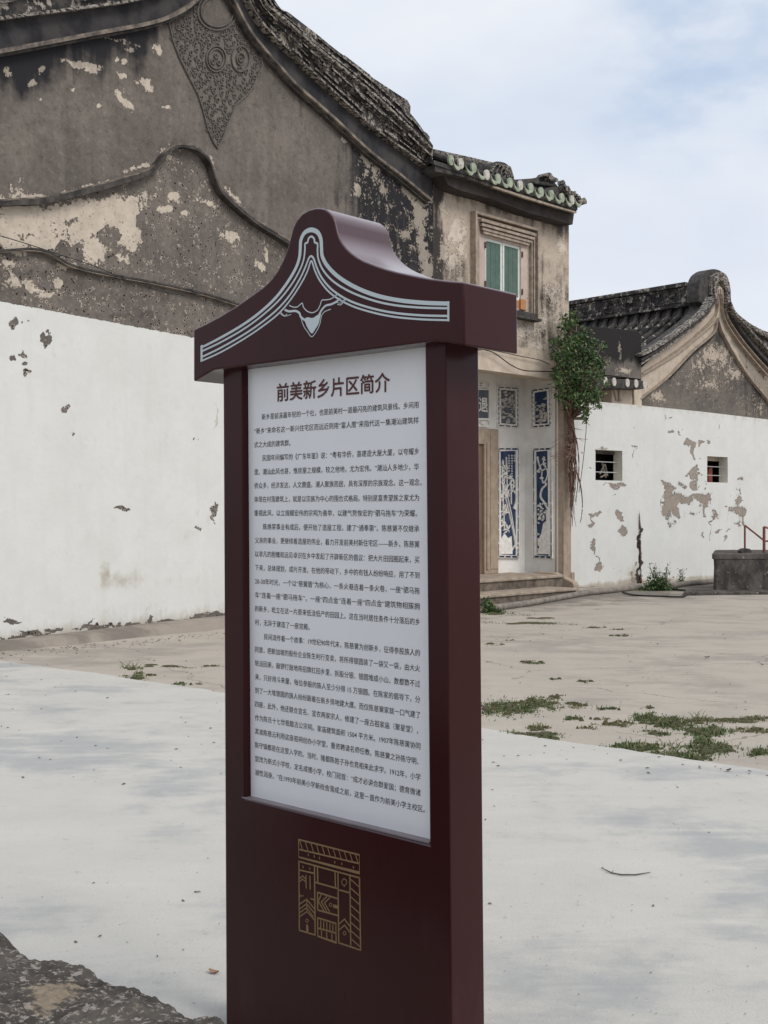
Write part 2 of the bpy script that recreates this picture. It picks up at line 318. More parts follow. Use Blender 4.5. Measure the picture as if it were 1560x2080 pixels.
class MB:
    def __init__(s): s.v, s.f = [], []
    def add(s, vs, fs):
        k = len(s.v); s.v += [tuple(x) for x in vs]; s.f += [tuple(i + k for i in f) for f in fs]
    def box(s, o, ax, ay, az):
        o, ax, ay, az = map(Vector, (o, ax, ay, az))
        vs = [o, o + ax, o + ax + ay, o + ay]; vs += [x + az for x in vs]
        s.add(vs, [(0, 3, 2, 1), (4, 5, 6, 7), (0, 1, 5, 4), (1, 2, 6, 5), (2, 3, 7, 6), (3, 0, 4, 7)])
    def prism(s, pl, uz, w0, w1):
        """outline (u,z) on plane, solid from offset w0 (front) back to w1"""
        n = len(uz)
        a = sum(uz[i][0] * uz[(i + 1) % n][1] - uz[(i + 1) % n][0] * uz[i][1] for i in range(n))
        if a < 0: uz = uz[::-1]
        vs = [pl.P(u, z, w0) for u, z in uz] + [pl.P(u, z, w1) for u, z in uz]
        fs = [tuple(range(n)), tuple(range(2 * n - 1, n - 1, -1))]
        fs += [(i, i + n, (i + 1) % n + n, (i + 1) % n) for i in range(n)]
        s.add(vs, fs)
    def pxprism(s, pl, pts, w0, w1):
        s.prism(pl, [pl.uz(x, y, w0) for x, y in pts], w0, w1)
    def band(s, pl, top, bot, w0, w1):
        """strip between two pixel polylines of equal length"""
        n = len(top)
        T = [pl.uz(x, y, w0) for x, y in top]; Bt = [pl.uz(x, y, w0) for x, y in bot]
        vs = []
        for t, b in zip(T, Bt): vs += [pl.P(*t, w0), pl.P(*b, w0), pl.P(*t, w1), pl.P(*b, w1)]
        fs = []
        for i in range(n - 1):
            a, b = 4 * i, 4 * i + 4
            fs += [(a, a + 1, b + 1, b), (a + 2, b + 2, b + 3, a + 3), (a, b, b + 2, a + 2), (a + 1, a + 3, b + 3, b + 1)]
        fs += [(0, 2, 3, 1), (4 * n - 4, 4 * n - 3, 4 * n - 1, 4 * n - 2)]
        s.add(vs, fs)
    def ribbon(s, pl, uz, width, w0, w1, taper=None):
        n = len(uz); P = [Vector(p) for p in uz]; L, Rr = [], []
        for i in range(n):
            a = P[max(0, i - 1)]; b = P[min(n - 1, i + 1)]; t = (b - a)
            if t.length < 1e-9: t = Vector((1, 0))
            t.normalize(); m = Vector((-t.y, t.x))
            h = (width[i] if isinstance(width, (list, tuple)) else width) / 2
            if 0 < i < n - 1:
                t1 = (P[i] - a).normalized() if (P[i] - a).length > 1e-9 else t
                cs = max(.5, Vector((-t1.y, t1.x)).dot(m)); h = h / cs
            L.append(P[i] + m * h); Rr.append(P[i] - m * h)
        vs = []
        for a, b in zip(L, Rr): vs += [pl.P(a.x, a.y, w0), pl.P(b.x, b.y, w0), pl.P(a.x, a.y, w1), pl.P(b.x, b.y, w1)]
        fs = []
        for i in range(n - 1):
            a, b = 4 * i, 4 * i + 4
            fs += [(a, a + 1, b + 1, b), (a, b, b + 2, a + 2), (a + 1, a + 3, b + 3, b + 1)]
        fs += [(0, 2, 3, 1), (4 * n - 4, 4 * n - 3, 4 * n - 1, 4 * n - 2)]
        s.add(vs, fs)
    def pxribbon(s, pl, pts, wpx, w0, w1):
        uz = [pl.uz(x, y, w0) for x, y in pts]
        k = (pl.at(*pts[len(pts) // 2], w0).y) / F
        wd = [w * k for w in wpx] if isinstance(wpx, (list, tuple)) else wpx * k
        s.ribbon(pl, uz, wd, w0, w1)
    def tube(s, pts, rad, n=8, cap=True):
        pts = [Vector(p) for p in pts]; m = len(pts); k = len(s.v)
        rs = rad if isinstance(rad, (list, tuple)) else [rad] * m
        up = Vector((0, 0, 1))
        vs = []
        for i, p in enumerate(pts):
            t = (pts[min(m - 1, i + 1)] - pts[max(0, i - 1)]).normalized()
            a = t.cross(up)
            if a.length < .05: a = t.cross(Vector((1, 0, 0)))
            a.normalize(); b = t.cross(a)
            vs += [p + (a * math.cos(2 * math.pi * j / n) + b * math.sin(2 * math.pi * j / n)) * rs[i] for j in range(n)]
        fs = [(i * n + j, i * n + (j + 1) % n, (i + 1) * n + (j + 1) % n, (i + 1) * n + j) for i in range(m - 1) for j in range(n)]
        if cap: fs += [tuple(range(n))[::-1], tuple((m - 1) * n + j for j in range(n))]
        s.add(vs, fs)
    def disc(s, pl, cu, cz, ru, rz, w0, w1, n=20):
        s.prism(pl, [(cu + ru * math.cos(2 * math.pi * i / n), cz + rz * math.sin(2 * math.pi * i / n)) for i in range(n)], w0, w1)
ORG = {}
def build(mb, name, mat, parent=None, **k):
    """links one mesh object; vertices are given in world space"""
    me = bpy.data.meshes.new(name)
    o0 = ORG.get(parent.name, Vector((0, 0, 0))) if parent else Vector((0, 0, 0))
    me.from_pydata([(x[0] - o0.x, x[1] - o0.y, x[2] - o0.z) for x in mb.v], [], mb.f)
    me.materials.append(mat); me.update()
    if k.get('smooth'):
        me.shade_smooth()
        if k['smooth'] != True: me.set_sharp_from_angle(angle=math.radians(k['smooth']))
    o = bpy.data.objects.new(name, me); COL.objects.link(o)
    if parent: o.parent = parent; ORG[o.name] = o0
    if k.get('bevel'):
        b = o.modifiers.new('bevel', 'BEVEL'); b.width = k['bevel']; b.segments = k.get('seg', 2); b.limit_method = 'ANGLE'
    for q in ('kind', 'label'):
        if k.get(q): o[q] = k[q]
    return o
def thing(name, loc, label, cat, group=None):
    o = bpy.data.objects.new(name, None); COL.objects.link(o); o.location = loc; o.empty_display_size = .2
    o['label'] = label; o['category'] = cat
    if group: o['group'] = group
    ORG[o.name] = Vector(loc); return o
def top(mb, name, mat, loc, label=None, cat=None, kind=None, group=None, **k):
    """a thing that is a single mesh, origin at loc"""
    loc = Vector(loc); q = MB(); q.v = [(x[0] - loc.x, x[1] - loc.y, x[2] - loc.z) for x in mb.v]; q.f = mb.f
    o = build(q, name, mat, **k); o.location = loc; ORG[o.name] = loc
    if label: o['label'] = label
    if cat: o['category'] = cat
    if kind: o['kind'] = kind
    if group: o['group'] = group
    return o
_vn = np.random.RandomState(5).rand(256, 256)
def vnoise(X, Y):
    xi, yi = np.floor(X).astype(int), np.floor(Y).astype(int); fx, fy = X - xi, Y - yi
    fx, fy = fx * fx * (3 - 2 * fx), fy * fy * (3 - 2 * fy); a = lambda i, j: _vn[(xi + i) % 256, (yi + j) % 256]
    return (a(0, 0) * (1 - fx) + a(1, 0) * fx) * (1 - fy) + (a(0, 1) * (1 - fx) + a(1, 1) * fx) * fy - .5
def blob(X, Y, lst, k=1.0):
    # bend the coordinates so that no patch keeps a round outline
    wx = sum(a * vnoise(X / s_ + o, Y / s_ + 3 * o) for a, s_, o in ((14, 22, 1), (9, 9, 40), (5, 4.2, 80))); wy = sum(a * vnoise(X / s_ + o, Y / s_ + o) for a, s_, o in ((10, 22, 120), (7, 9, 160), (5, 4.2, 200)))
    X, Y = X + wx * k, Y + wy * k
    out = np.zeros_like(X)
    for b in lst:
        cx, cy, rx, ry = b[:4]; s = b[4] if len(b) > 4 else 1; an = math.radians(b[5]) if len(b) > 5 else 0
        dx, dy = X - cx, Y - cy
        a, c = dx * math.cos(an) + dy * math.sin(an), -dx * math.sin(an) + dy * math.cos(an)
        r = np.sqrt((a / rx) ** 2 + (c / ry) ** 2)
        out = np.maximum(out, s * np.clip(1 - .5 * r, 0, 1))
    return out
def wallgrid(name, pl, us, zfun, nz, mat, parent, masks, w=0, holes=(), zs=None, relief=None):
    """a wall sheet in plane coordinates; masks(px,py,u,z) -> dict of per-vertex attributes; UV in metres"""
    us = np.array(us); nu = len(us)
    if zs is not None: Z = np.tile(np.array(zs), (nu, 1)); nz = len(zs)
    else:
        lo, hi = zfun(us); t = np.linspace(0, 1, nz); Z = lo[:, None] + (hi - lo)[:, None] * t[None, :]
    U = np.tile(us[:, None], (1, nz))
    X = pl.p.x + pl.d.x * U + pl.n.x * w; Y = pl.p.y + pl.d.y * U + pl.n.y * w
    PX = CX + F * X / Y; PY = HY - F * (Z - EYE) / Y
    if relief is not None:
        h = relief(PX, PY, U, Z); X = X + pl.n.x * h; Y = Y + pl.n.y * h
    o0 = ORG.get(parent.name, Vector((0, 0, 0))) if parent else Vector((0, 0, 0))
    co = np.stack([X - o0.x, Y - o0.y, Z - o0.z], -1).reshape(-1, 3)
    I, J = np.meshgrid(np.arange(nu - 1), np.arange(nz - 1), indexing='ij')
    fc = np.stack([I * nz + J, (I + 1) * nz + J, (I + 1) * nz + J + 1, I * nz + J + 1], -1).reshape(-1, 4)
    if len(holes):
        um = (U[:-1, :-1] + U[1:, 1:]) / 2; zm = (Z[:-1, :-1] + Z[1:, 1:]) / 2; keep = np.ones(um.shape, bool)
        for u0, u1, z0, z1 in holes: keep &= ~((um > u0) & (um < u1) & (zm > z0) & (zm < z1))
        fc = fc[keep.reshape(-1)]
    me = bpy.data.meshes.new(name); me.from_pydata(co.tolist(), [], fc.tolist())
    me.materials.append(mat)
    ms = masks(PX, PY, U, Z)
    for k in ('soot', 'pale', 'pit', 'paint', 'grime'):
        a = me.attributes.new(k, 'FLOAT', 'POINT'); v = ms.get(k)
        a.data.foreach_set('value', (np.zeros(nu * nz) if v is None else np.clip(v, -1, 2).reshape(-1)).astype(np.float32))
    uvl = me.uv_layers.new(name='UVMap'); li = np.zeros(len(me.loops), np.int32); me.loops.foreach_get('vertex_index', li)
    uvs = np.stack([U.reshape(-1), Z.reshape(-1)], -1)[li]; uvl.data.foreach_set('uv', uvs.reshape(-1).astype(np.float32))
    me.shade_smooth()
    o = bpy.data.objects.new(name, me); COL.objects.link(o)
    if parent: o.parent = parent; ORG[o.name] = o0
    return o
def lerp_px(pts, n):
    """resample a pixel polyline smoothly (Catmull-Rom)"""
    P = np.array(pts, float); P = np.vstack([2 * P[0] - P[1], P, 2 * P[-1] - P[-2]]); out = []
    for i in range(1, len(P) - 2):
        for t in np.linspace(0, 1, n, endpoint=False):
            a, b, c, d = P[i - 1], P[i], P[i + 1], P[i + 2]
            out.append(.5 * ((2 * b) + (c - a) * t + (2 * a - 5 * b + 4 * c - d) * t * t + (3 * b - a - 3 * c + d) * t ** 3))
    out.append(P[-2]); return [tuple(x) for x in out]
def sm(x, a, b):
    t = np.clip((x - a) / (b - a), 0, 1); return t * t * (3 - 2 * t)
#PART2
# ------------------------------------------------------------------ ground
xs = np.unique(np.concatenate([np.linspace(-300, -16, 12), np.linspace(-16, 26, 120), np.linspace(26, 300, 12)]))
ys = np.unique(np.concatenate([np.linspace(-60, -2, 8), np.linspace(-2, 42, 170), np.linspace(42, 600, 14)]))
mb = MB(); nx, ny = len(xs), len(ys)
for x in xs:
    for y in ys:
        z = gz(y) + (mn.noise((x * .5, y * .5, 0)) * .012 if abs(x) < 30 and 12 < y < 40 else 0)
        mb.v.append((x, y, z - .004))
mb.f = [(i * ny + j, (i + 1) * ny + j, (i + 1) * ny + j + 1, i * ny + j + 1) for i in range(nx - 1) for j in range(ny - 1)]
gro = top(mb, 'ground', M['oldconc'], (0, 0, 0), kind='structure', smooth=True)
dirt = []
for x, y, z in mb.v:      # grime gathers along the foot of the walls and steps
    q_ = Vector((x, y, 0)); d_ = min((q_ - B.p).dot(B.n) - 1.0 if x > -1 else 9, (q_ - Cw.p).dot(Cw.n))
    dirt.append(max(0, 1 - abs(d_) / 3.2) if 1 < x < 14 or d_ < 0 else (max(0, 1 - abs((q_ - A.p).dot(A.n)) / 1.2) * .7 if x < 1 else 0))
at_ = gro.data.attributes.new('dirt', 'FLOAT', 'POINT'); at_.data.foreach_set('value', np.array(dirt, np.float32))
# newer slab poured over the near part of the yard, ragged thin edge
e0, e1 = ground(0, 1343), ground(1560, 1568)
ed = (e1 - e0); ed.z = 0; ed.normalize(); en = Vector((ed.y, -ed.x, 0))
if en.dot(-e0) < 0: en = -en
mb = MB(); NS = 420
for i in range(NS):
    s_ = -14 + 30 * i / (NS - 1)
    p = e0 + ed * s_
    j = mn.noise((s_ * .9, 3, 0)) * .10 + mn.noise((s_ * 6, 1, 0)) * .03
    for w, z in ((j, -.01), (j + .004, .012), (j + .15, .018), (3, .018), (26, .018)):
        q = p + en * w; mb.v.append((q.x, q.y, z))
mb.f = [(i * 5 + k, i * 5 + k + 1, (i + 1) * 5 + k + 1, (i + 1) * 5 + k) for i in range(NS - 1) for k in range(4)]
top(mb, 'pavement', M['newconc'], (0, 0, 0), kind='structure')

# ------------------------------------------------------------------ left gable house
F3 = [(-350, 168), (-200, 138), (0, 104), (192, 68), (308, 46), (365, 25), (402, -2), (425, -32), (440, -48), (455, -36), (477, 0), (515, 69), (577, 142), (612, 179), (679, 238), (751, 305), (814, 354), (877, 406)]
F2 = [(-350, 95), (-200, 70), (0, 37), (192, 12), (300, -6), (350, -28), (385, -58), (412, -88), (440, -102), (470, -82), (508, 0), (538, 50), (600, 111), (635, 144), (702, 206), (769, 265), (837, 314), (879, 346)]
F1 = [(-350, 10), (-200, -12), (0, -45), (192, -68), (300, -86), (345, -104), (380, -130), (408, -152), (440, -162), (478, -128), (536, -4), (570, 30), (628, 82), (665, 112), (724, 160), (778, 206), (826, 252), (879, 302)]
F0 = [(-350, -15), (-200, -38), (0, -72), (192, -96), (300, -112), (342, -130), (378, -154), (404, -178), (440, -190), (486, -148), (558, 0), (590, 28), (642, 68), (680, 99), (745, 148), (796, 194), (842, 240), (880, 296)]
def up(pl, n=6): return lerp_px(pl, n)
uA0, uA1 = A.u(-350), A.u(880)
house = thing('gable_house', A.P((uA0 + uA1) / 2, 0), 'tall grey gabled house at the left, whitewashed along its lower half', 'house')
topl = [A.uz(x, y) for x, y in up(F2)]; tu = np.array([p[0] for p in topl]); tz = np.array([p[1] for p in topl]); o_ = np.argsort(tu); tu, tz = tu[o_], tz[o_]
def yline(px): return 612 + (686 - 612) / 395 * px
def masksA(px, py, U, Z):
    d = {}
    pale = blob(px, py, [(60, 440, 60, 22), (150, 432, 80, 20, 1, -8), (245, 430, 45, 26), (90, 490, 60, 16), (190, 505, 22, 30), (25, 455, 40, 60), (230, 415, 60, 14, 1, -12), (215, 452, 50, 34), (258, 470, 26, 30), (168, 470, 34, 22), (75, 462, 70, 20), (20, 420, 20, 14),
        (150, 130, 32, 6, 1, 14), (180, 138, 26, 8, 1, 10), (248, 200, 8, 22, 1, -25), (262, 218, 7, 14, 1, -20), (298, 172, 20, 10, 1, 15), (252, 127, 9, 6), (250, 152, 11, 6), (232, 120, 5, 4), (316, 100, 15, 9, 1, 30),
        (245, 85, 30, 5, .9, 10), (270, 100, 14, 8, .8), (10, 148, 9, 6), (82, 145, 8, 5), (70, 170, 7, 7), (82, 202, 5, 5), (200, 218, 7, 5, 1, -40), (335, 215, 10, 4), (150, 185, 4, 4),
        (465, 482, 20, 10, 1, 30), (425, 415, 18, 6, 1, 30), (530, 540, 12, 8, 1, 50), (545, 520, 5, 10), (350, 400, 14, 10), (335, 425, 14, 7), (245, 520, 22, 8, .9, 40), (275, 500, 8, 14), (460, 400, 14, 4, .9, 45), (375, 430, 10, 6),
        (340, 310, 24, 16, .62, -45), (380, 300, 30, 8, .62), (430, 330, 8, 26, .62, -20), (280, 340, 40, 5, .75, -18), (200, 375, 60, 5, .8, -12), (110, 398, 50, 5, .8, -8), (50, 400, 25, 6, .7),
        (480, 395, 30, 5, .7, 40), (560, 480, 30, 5, .65, 42), (70, 585, 25, 8, 1, 30), (95, 600, 18, 6, 1), (118, 580, 7, 14, 1), (30, 570, 20, 10, .8, 50), (15, 540, 14, 12, .8), (140, 540, 18, 14, .62),
        (745, 320, 10, 20, 1, -25), (765, 345, 12, 12, 1), (740, 350, 7, 12, .9), (728, 383, 10, 7, 1), (722, 290, 5, 4), (660, 235, 5, 8), (632, 210, 5, 5), (703, 283, 8, 5), (775, 385, 14, 20, .8), (835, 385, 14, 30, 1, -20), (850, 430, 14, 40, 1), (858, 490, 9, 60, 1), (868, 540, 10, 30, 1), (825, 480, 18, 14, .8), (868, 395, 8, 24, .9)])
    rg = sm(px, 655, 740) * sm(py - (px - 640) * .62, 190, 250)
    pale = np.maximum(pale, rg * .40)
    circ = blob(px, py, [(217, 477, 20, 20, 2), (125, 504, 14, 15, 2), (292, 448, 14, 24, 2), (440, 461, 12, 14, 2), (245, 505, 22, 12, 1.4), (90, 570, 16, 16, 1.3), (30, 530, 30, 10, 1.4), (105, 415, 10, 10, 1.0), (213, 410, 12, 14, 1)])
    d['pale'] = pale - np.clip(circ - .9, 0, 1) * 3.2
    topd = np.clip(1 - (py - np.interp(px, [-350, 0, 400, 440, 520, 880], [168, 104, 0, -48, 75, 406])) / 130, 0, 1)
    soot = .62 * topd * sm(-px, -460, -180) + .42 * topd + .10
    soot += .45 * np.exp(-((px - 60) / 34) ** 2) * np.clip(1 - (py - 90) / 260, 0, 1) + .38 * np.exp(-((px - 285) / 22) ** 2) * np.clip(1 - (py - 40) / 320, 0, 1) + .3 * np.exp(-((px - 190) / 16) ** 2) * np.clip(1 - (py - 60) / 330, 0, 1)
    soot += rg * .72 * sm(px, 690, 760) + .35 * blob(px, py, [(40, 575, 70, 20), (250, 640, 260, 9), (690, 400, 60, 60)])
    soot += .3 * blob(px, py, [(60, 550, 60, 10), (300, 600, 200, 14)])
    d['soot'] = soot
    pit = .22 + .5 * sm(py - (np.interp(px, [-350, 35, 308, 365, 442, 585], [440, 405, 345, 290, 360, 490])), -10, 30)
    d['pit'] = np.where(px > 600, .3, pit)
    chip = blob(px, py, [(24, 655, 6, 12), (42, 658, 4, 4), (58, 652, 4, 2, .9), (90, 690, 5, 14), (101, 690, 4, 7), (100, 676, 3, 5), (53, 722, 5, 7, .9), (30, 728, 8, 7, .8), (55, 762, 4, 9, .9), (52, 742, 4, 3, .9), (135, 828, 8, 8, .85), (245, 1033, 15, 5, .9), (435, 1045, 6, 22, .85), (400, 1072, 7, 4, .9), (150, 880, 3, 3), (395, 895, 3, 3), (215, 1188, 5, 4, .7),
        (20, 1262, 30, 4, .75), (70, 1290, 34, 8, .85), (200, 1274, 50, 6, .8), (280, 1270, 40, 7, .85), (360, 1264, 40, 9, .95), (430, 1256, 40, 12, 1), (110, 1280, 20, 5, .8), (25, 1300, 30, 9, .8), (300, 1255, 4, 10, .8), (190, 1265, 3, 8, .8), (270, 858, 2, 2), (-60, 720, 10, 16), (-120, 1000, 14, 8), (-200, 820, 8, 20)])
    d['paint'] = np.clip(.5 + (py - yline(px)) / 6, -.9, 1.12) - chip * 1.35
    d['pale'] = d['pale'] + .06 * sm(py, 250, 420) * (px < 640)
    bl_ = 1300 - px * .11
    gr = 1.35 * np.clip((py - bl_ + 62) / 75, 0, 1) ** 1.5 * .75 + blob(px, py, [(250, 1182, 40, 22, .75), (215, 1165, 12, 20, .9), (340, 1180, 60, 12, .5), (180, 900, 50, 90, .25), (437, 850, 2.5, 30, .9), (110, 700, 30, 60, .3), (400, 1060, 60, 60, .3)])
    d['grime'] = gr
    return d
wallgrid('wall', A, np.linspace(uA0, uA1, 520), lambda u: (np.full(len(u), -.2), np.interp(u, tu, tz)), 430, M['wallA'], house, masksA)
mb = MB(); ol = [A.uz(x, y + 4) for x, y in up(F2, 3)]
mb.prism(A, [(uA0, -.2)] + ol + [(uA1 - .02, -.2)], -.03, -.55); build(mb, 'wall_core', M['moulddark'], house)
def band(nm, t, b, w0, w1, mat, n=6, **k):
    mb = MB(); mb.band(A, up(t, n), up(b, n), w0, w1); return build(mb, nm, M[mat], house, smooth=35, **k)
band('frieze', F2, F3, .035, -.02, 'frieze')
# double moulding under the frieze
def shift(pl, dy, dx=0): return [(x + dx, y + dy) for x, y in pl]
def mold(nm, px, w, w0, w1, mat, n=6):
    mb = MB(); mb.pxribbon(A, up(px, n), w, w0, w1); return build(mb, nm, M[mat], house, smooth=40)
mold('moulding', F3, 7, .13, 0, 'mould'); mold('moulding', [(x - (3 if x < 440 else 7), y + (9 if x < 440 else 7)) for x, y in F3], 4, .08, 0, 'moulddark')
mold('moulding', F2, 5, .16, 0, 'coping')
MID = [((a[0] * .5 + b[0] * .5), (a[1] * .5 + b[1] * .5)) for a, b in zip(F1, F2)]
band('coping', MID, F2, .14, -.25, 'lichen'); band('coping', F1, MID, .22, -.25, 'lichen')
mold('coping_rail', F1, 6.5, .30, -.1, 'coping')
band('roof_edge', F0, F1, .16, -1.2, 'lichen')
# loose tile courses set into the coping
for half, (ta, tb, w) in enumerate(((F1, MID, .25), (MID, F2, .17), (F0, F1, .19))):
    mb = MB(); Ta, Tb = up(ta, 12), up(tb, 12); k = len(Ta)
    for row in range(2):
        i = 0
        while i < k - 1:
            L = random.choice((2, 3, 5, 8)); j = min(k - 1, i + L)
            if random.random() < .75:
                f0 = (row + .2 + random.uniform(-.12, .12)) / 2; f1 = f0 + random.uniform(.07, .25)
                def q(ii, f, w_):
                    return A.at(Ta[ii][0] * (1 - f) + Tb[ii][0] * f, Ta[ii][1] * (1 - f) + Tb[ii][1] * f, w_)
                ww = w + random.uniform(.005, .03)
                vs = [q(i, f0, ww), q(j, f0, ww), q(j, f1, ww), q(i, f1, ww), q(i, f0, w - .02), q(j, f0, w - .02), q(j, f1, w - .02), q(i, f1, w - .02)]
                mb.add(vs, [(0, 3, 2, 1), (4, 5, 6, 7), (0, 1, 5, 4), (1, 2, 6, 5), (2, 3, 7, 6), (3, 0, 4, 7)])
            i = j + (random.random() < .25)
    build(mb, 'coping_tiles', M['coping'], house, kind='stuff')
# ridge stub tiles stepping along the skyline
for (x0, y0, x1, y1, h) in ((745, 150, 822, 204, 14), (790, 180, 834, 216, 22), (818, 222, 833, 236, 12), (838, 252, 873, 278, 14), (700, 112, 752, 152, 8)):
    mb = MB(); mb.pxprism(A, [(x0, y0), (x1 - 6, y1 - h * .55), (x1, y1), (x1 - 1, y1 + h), (x0, y0 + h)], -.3, -1.0); build(mb, 'ridge_tile', M['coping'], house)
# second relief moulding
M2 = [(-350, 395), (-150, 420), (35, 411), (90, 408), (170, 390), (240, 371), (300, 352), (322, 335), (340, 312), (365, 297), (404, 305), (428, 330), (442, 369), (461, 400), (519, 450), (585, 492), (660, 540), (760, 590)]
M2w = [8, 9, 10, 11, 11, 10, 8, 6, 5, 4.5, 4.5, 5, 5.5, 6, 6, 7, 7, 6]
n6 = 6; mb = MB(); rp = up(M2, n6); ww = list(np.interp(np.linspace(0, 1, len(rp)), np.linspace(0, 1, len(M2w)), M2w))
ww = [w_ * random.uniform(.8, 1.12) for w_ in ww]; mb.pxribbon(A, rp, ww, .12, 0); build(mb, 'moulding', M['moulddark'], house, smooth=40, label='dark relief moulding sweeping across the middle of the gable')
mold('moulding', [(x, y - w / 2 - 2) for (x, y), w in zip(M2, M2w)], 3, .09, 0, 'mould')
M3 = [(-350, 470), (-100, 500), (0, 508), (60, 505), (100, 512), (146, 538), (220, 556), (308, 572), (400, 592), (477, 615), (620, 665)]
mold('moulding', M3, 4, .05, 0, 'moulddark')
mold('moulding', shift(M3, 4), 2, .07, 0, 'mould')
# stucco carving: scrolls inside the hanging triangle, and round medallions
TRI = [(400, 2), (344, 44), (352, 80), (365, 115), (385, 155), (404, 192), (415, 228), (423, 261), (435, 288), (443, 300), (452, 285), (465, 250), (481, 211), (500, 195), (515, 177), (533, 135), (531, 77), (505, 50), (481, 5)]
def inside(p, poly):
    c = False; j = len(poly) - 1
    for i in range(len(poly)):
        if (poly[i][1] > p[1]) != (poly[j][1] > p[1]) and p[0] < (poly[j][0] - poly[i][0]) * (p[1] - poly[i][1]) / (poly[j][1] - poly[i][1]) + poly[i][0]: c = not c
        j = i
    return c
mb = MB(); mb.pxribbon(A, TRI[1:-1], 2.6, .028, 0)
cent = []
for _ in range(6000):
    p = (random.uniform(344, 534), random.uniform(0, 300))
    if not inside(p, TRI): continue
    if any(math.hypot(p[0] - a, p[1] - b) < r for a, b, r in ((440, 119, 28), (490, 119, 28), (442, 23, 44))): continue
    if all(math.hypot(p[0] - a, p[1] - b) > 9 for a, b in cent): cent.append(p)
for cx, cy in cent:
    a0 = random.uniform(0, 6.28); sgn = random.choice((-1, 1)); R0 = random.uniform(5, 8)
    pts = [(cx + R0 * (1 - t * .75) * math.cos(a0 + sgn * t * 7) * .8, cy + R0 * (1 - t * .75) * math.sin(a0 + sgn * t * 7)) for t in np.linspace(0, 1, 11)]
    mb.pxribbon(A, pts, 1.5, .018, -.01)
for a, b, rx, ry in ((440, 119, 20, 26), (440, 119, 15, 20), (490, 119, 18, 26), (490, 119, 8, 12), (442, 23, 40, 38), (442, 23, 33, 31)):
    mb.pxribbon(A, [(a + rx * math.cos(t), b + ry * math.sin(t)) for t in np.linspace(0, 6.283, 26)], 2.4, .03, 0)
for cx, cy in ((440, 112), (434, 124), (446, 126), (490, 119), (489, 100), (489, 138)):
    mb.pxribbon(A, [(cx + 6 * math.cos(t) * (1 - t / 9), cy + 7 * math.sin(t) * (1 - t / 9)) for t in np.linspace(0, 6.3, 12)], 1.8, .025, 0)
build(mb, 'carving', simple('grey_stucco_carving', (.15, .134, .12), (.105, .094, .085), 20, .9, .3, .004), house, smooth=30, label='stucco scrollwork hanging from the gable peak')
# cement kerb along its foot
mb = MB()
kp = [(-350, 1362 - 40, 1440 - 40), (-200, 1325, 1362), (0, 1300, 1323), (150, 1284, 1308), (300, 1266, 1292), (455, 1250, 1278), (620, 1226, 1254), (780, 1206, 1234), (880, 1192, 1222)]
vs = []
for x, yt, yb in kp:
    b = ground(x, yb); t = A.at(x, yt, .02); m = b.lerp(t, .5); m.z = max(t.z, b.z + .05) + .01
    m2 = b.lerp(t, .16); m2.z = b.z + .06
    vs += [b + Vector((0, 0, -.02)), m2, m, t]
mb.add(vs, [(i * 4 + k, i * 4 + k + 1, (i + 1) * 4 + k + 1, (i + 1) * 4 + k) for i in range(len(kp) - 1) for k in range(3)])
top(mb, 'kerb', M['kerb'], A.P(0, 0), kind='structure', smooth=50)
mb = MB(); mb.tube([ground(x, y) + Vector((0, 0, .03)) for x, y in lerp_px([(-200, 1354), (0, 1318), (80, 1308), (150, 1300), (230, 1296), (300, 1287), (380, 1280), (455, 1272), (620, 1250), (860, 1222)], 4)], [.045 + random.uniform(-.004, .004) for _ in range(37)], 9)
top(mb, 'drain_pipe', M['pipe'], ground(230, 1296), 'long grey pipe half buried along the foot of the left white wall', 'pipe', smooth=50)

# ------------------------------------------------------------------ gate house (middle)
def z3(x, y): return (860 + x / 4.216, 280 + y / 4.216)
def z5(x, y): return (950 + x / 3.854, 700 + y / 3.854)
gate = thing('gate_house', B.P(B.u(1020), 0), 'gate house with a green shuttered upper window above a painted porch', 'gatehouse')
uB0, uB1 = B.u(881), B.u(1155.5)
wl_, wt_ = B.uz(973, 461.5); wr_ = B.u(1066.5); wb_ = B.uz(1066, 629)[1]; wt_ = B.uz(1020, 475)[1]
zbeam = B.uz(1050, 722)[1]; ztopB = B.uz(1163, 425)[1]
def masksB(px, py, U, Z):
    d = {}
    d['pale'] = blob(px, py, [(925, 470, 14, 26, .95), (903, 420, 9, 26, .8), (915, 530, 18, 30, .8), (935, 510, 14, 20, .8), (900, 510, 8, 30, .9), (1120, 600, 22, 40, .66), (1100, 650, 18, 24, .7), (1130, 650, 20, 50, .55), (1070, 670, 30, 14, .8), (1100, 700, 50, 12, .7), (1138, 500, 8, 20, .9)])
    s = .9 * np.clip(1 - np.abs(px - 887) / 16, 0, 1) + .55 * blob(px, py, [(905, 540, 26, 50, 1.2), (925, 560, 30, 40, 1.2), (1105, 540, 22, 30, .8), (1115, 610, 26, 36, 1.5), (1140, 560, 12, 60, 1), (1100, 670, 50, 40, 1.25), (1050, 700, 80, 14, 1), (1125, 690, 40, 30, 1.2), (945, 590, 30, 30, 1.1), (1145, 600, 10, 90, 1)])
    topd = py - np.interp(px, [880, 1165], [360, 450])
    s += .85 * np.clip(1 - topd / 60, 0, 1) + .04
    d['soot'] = s; d['pit'] = blob(px, py, [(915, 560, 30, 60, 1.1), (1115, 650, 40, 60, 1.1)]) + .12
    d['paint'] = np.full_like(px, -1)
    return d
usB = np.unique(np.concatenate([np.linspace(uB0, uB1, 150), [wl_, wr_]])); zsB = np.unique(np.concatenate([np.linspace(zbeam, ztopB, 200), [wb_, wt_]]))
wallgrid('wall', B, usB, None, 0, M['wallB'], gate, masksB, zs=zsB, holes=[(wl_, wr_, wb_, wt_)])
mb = MB()   # body behind the front sheet, with the window recess left free
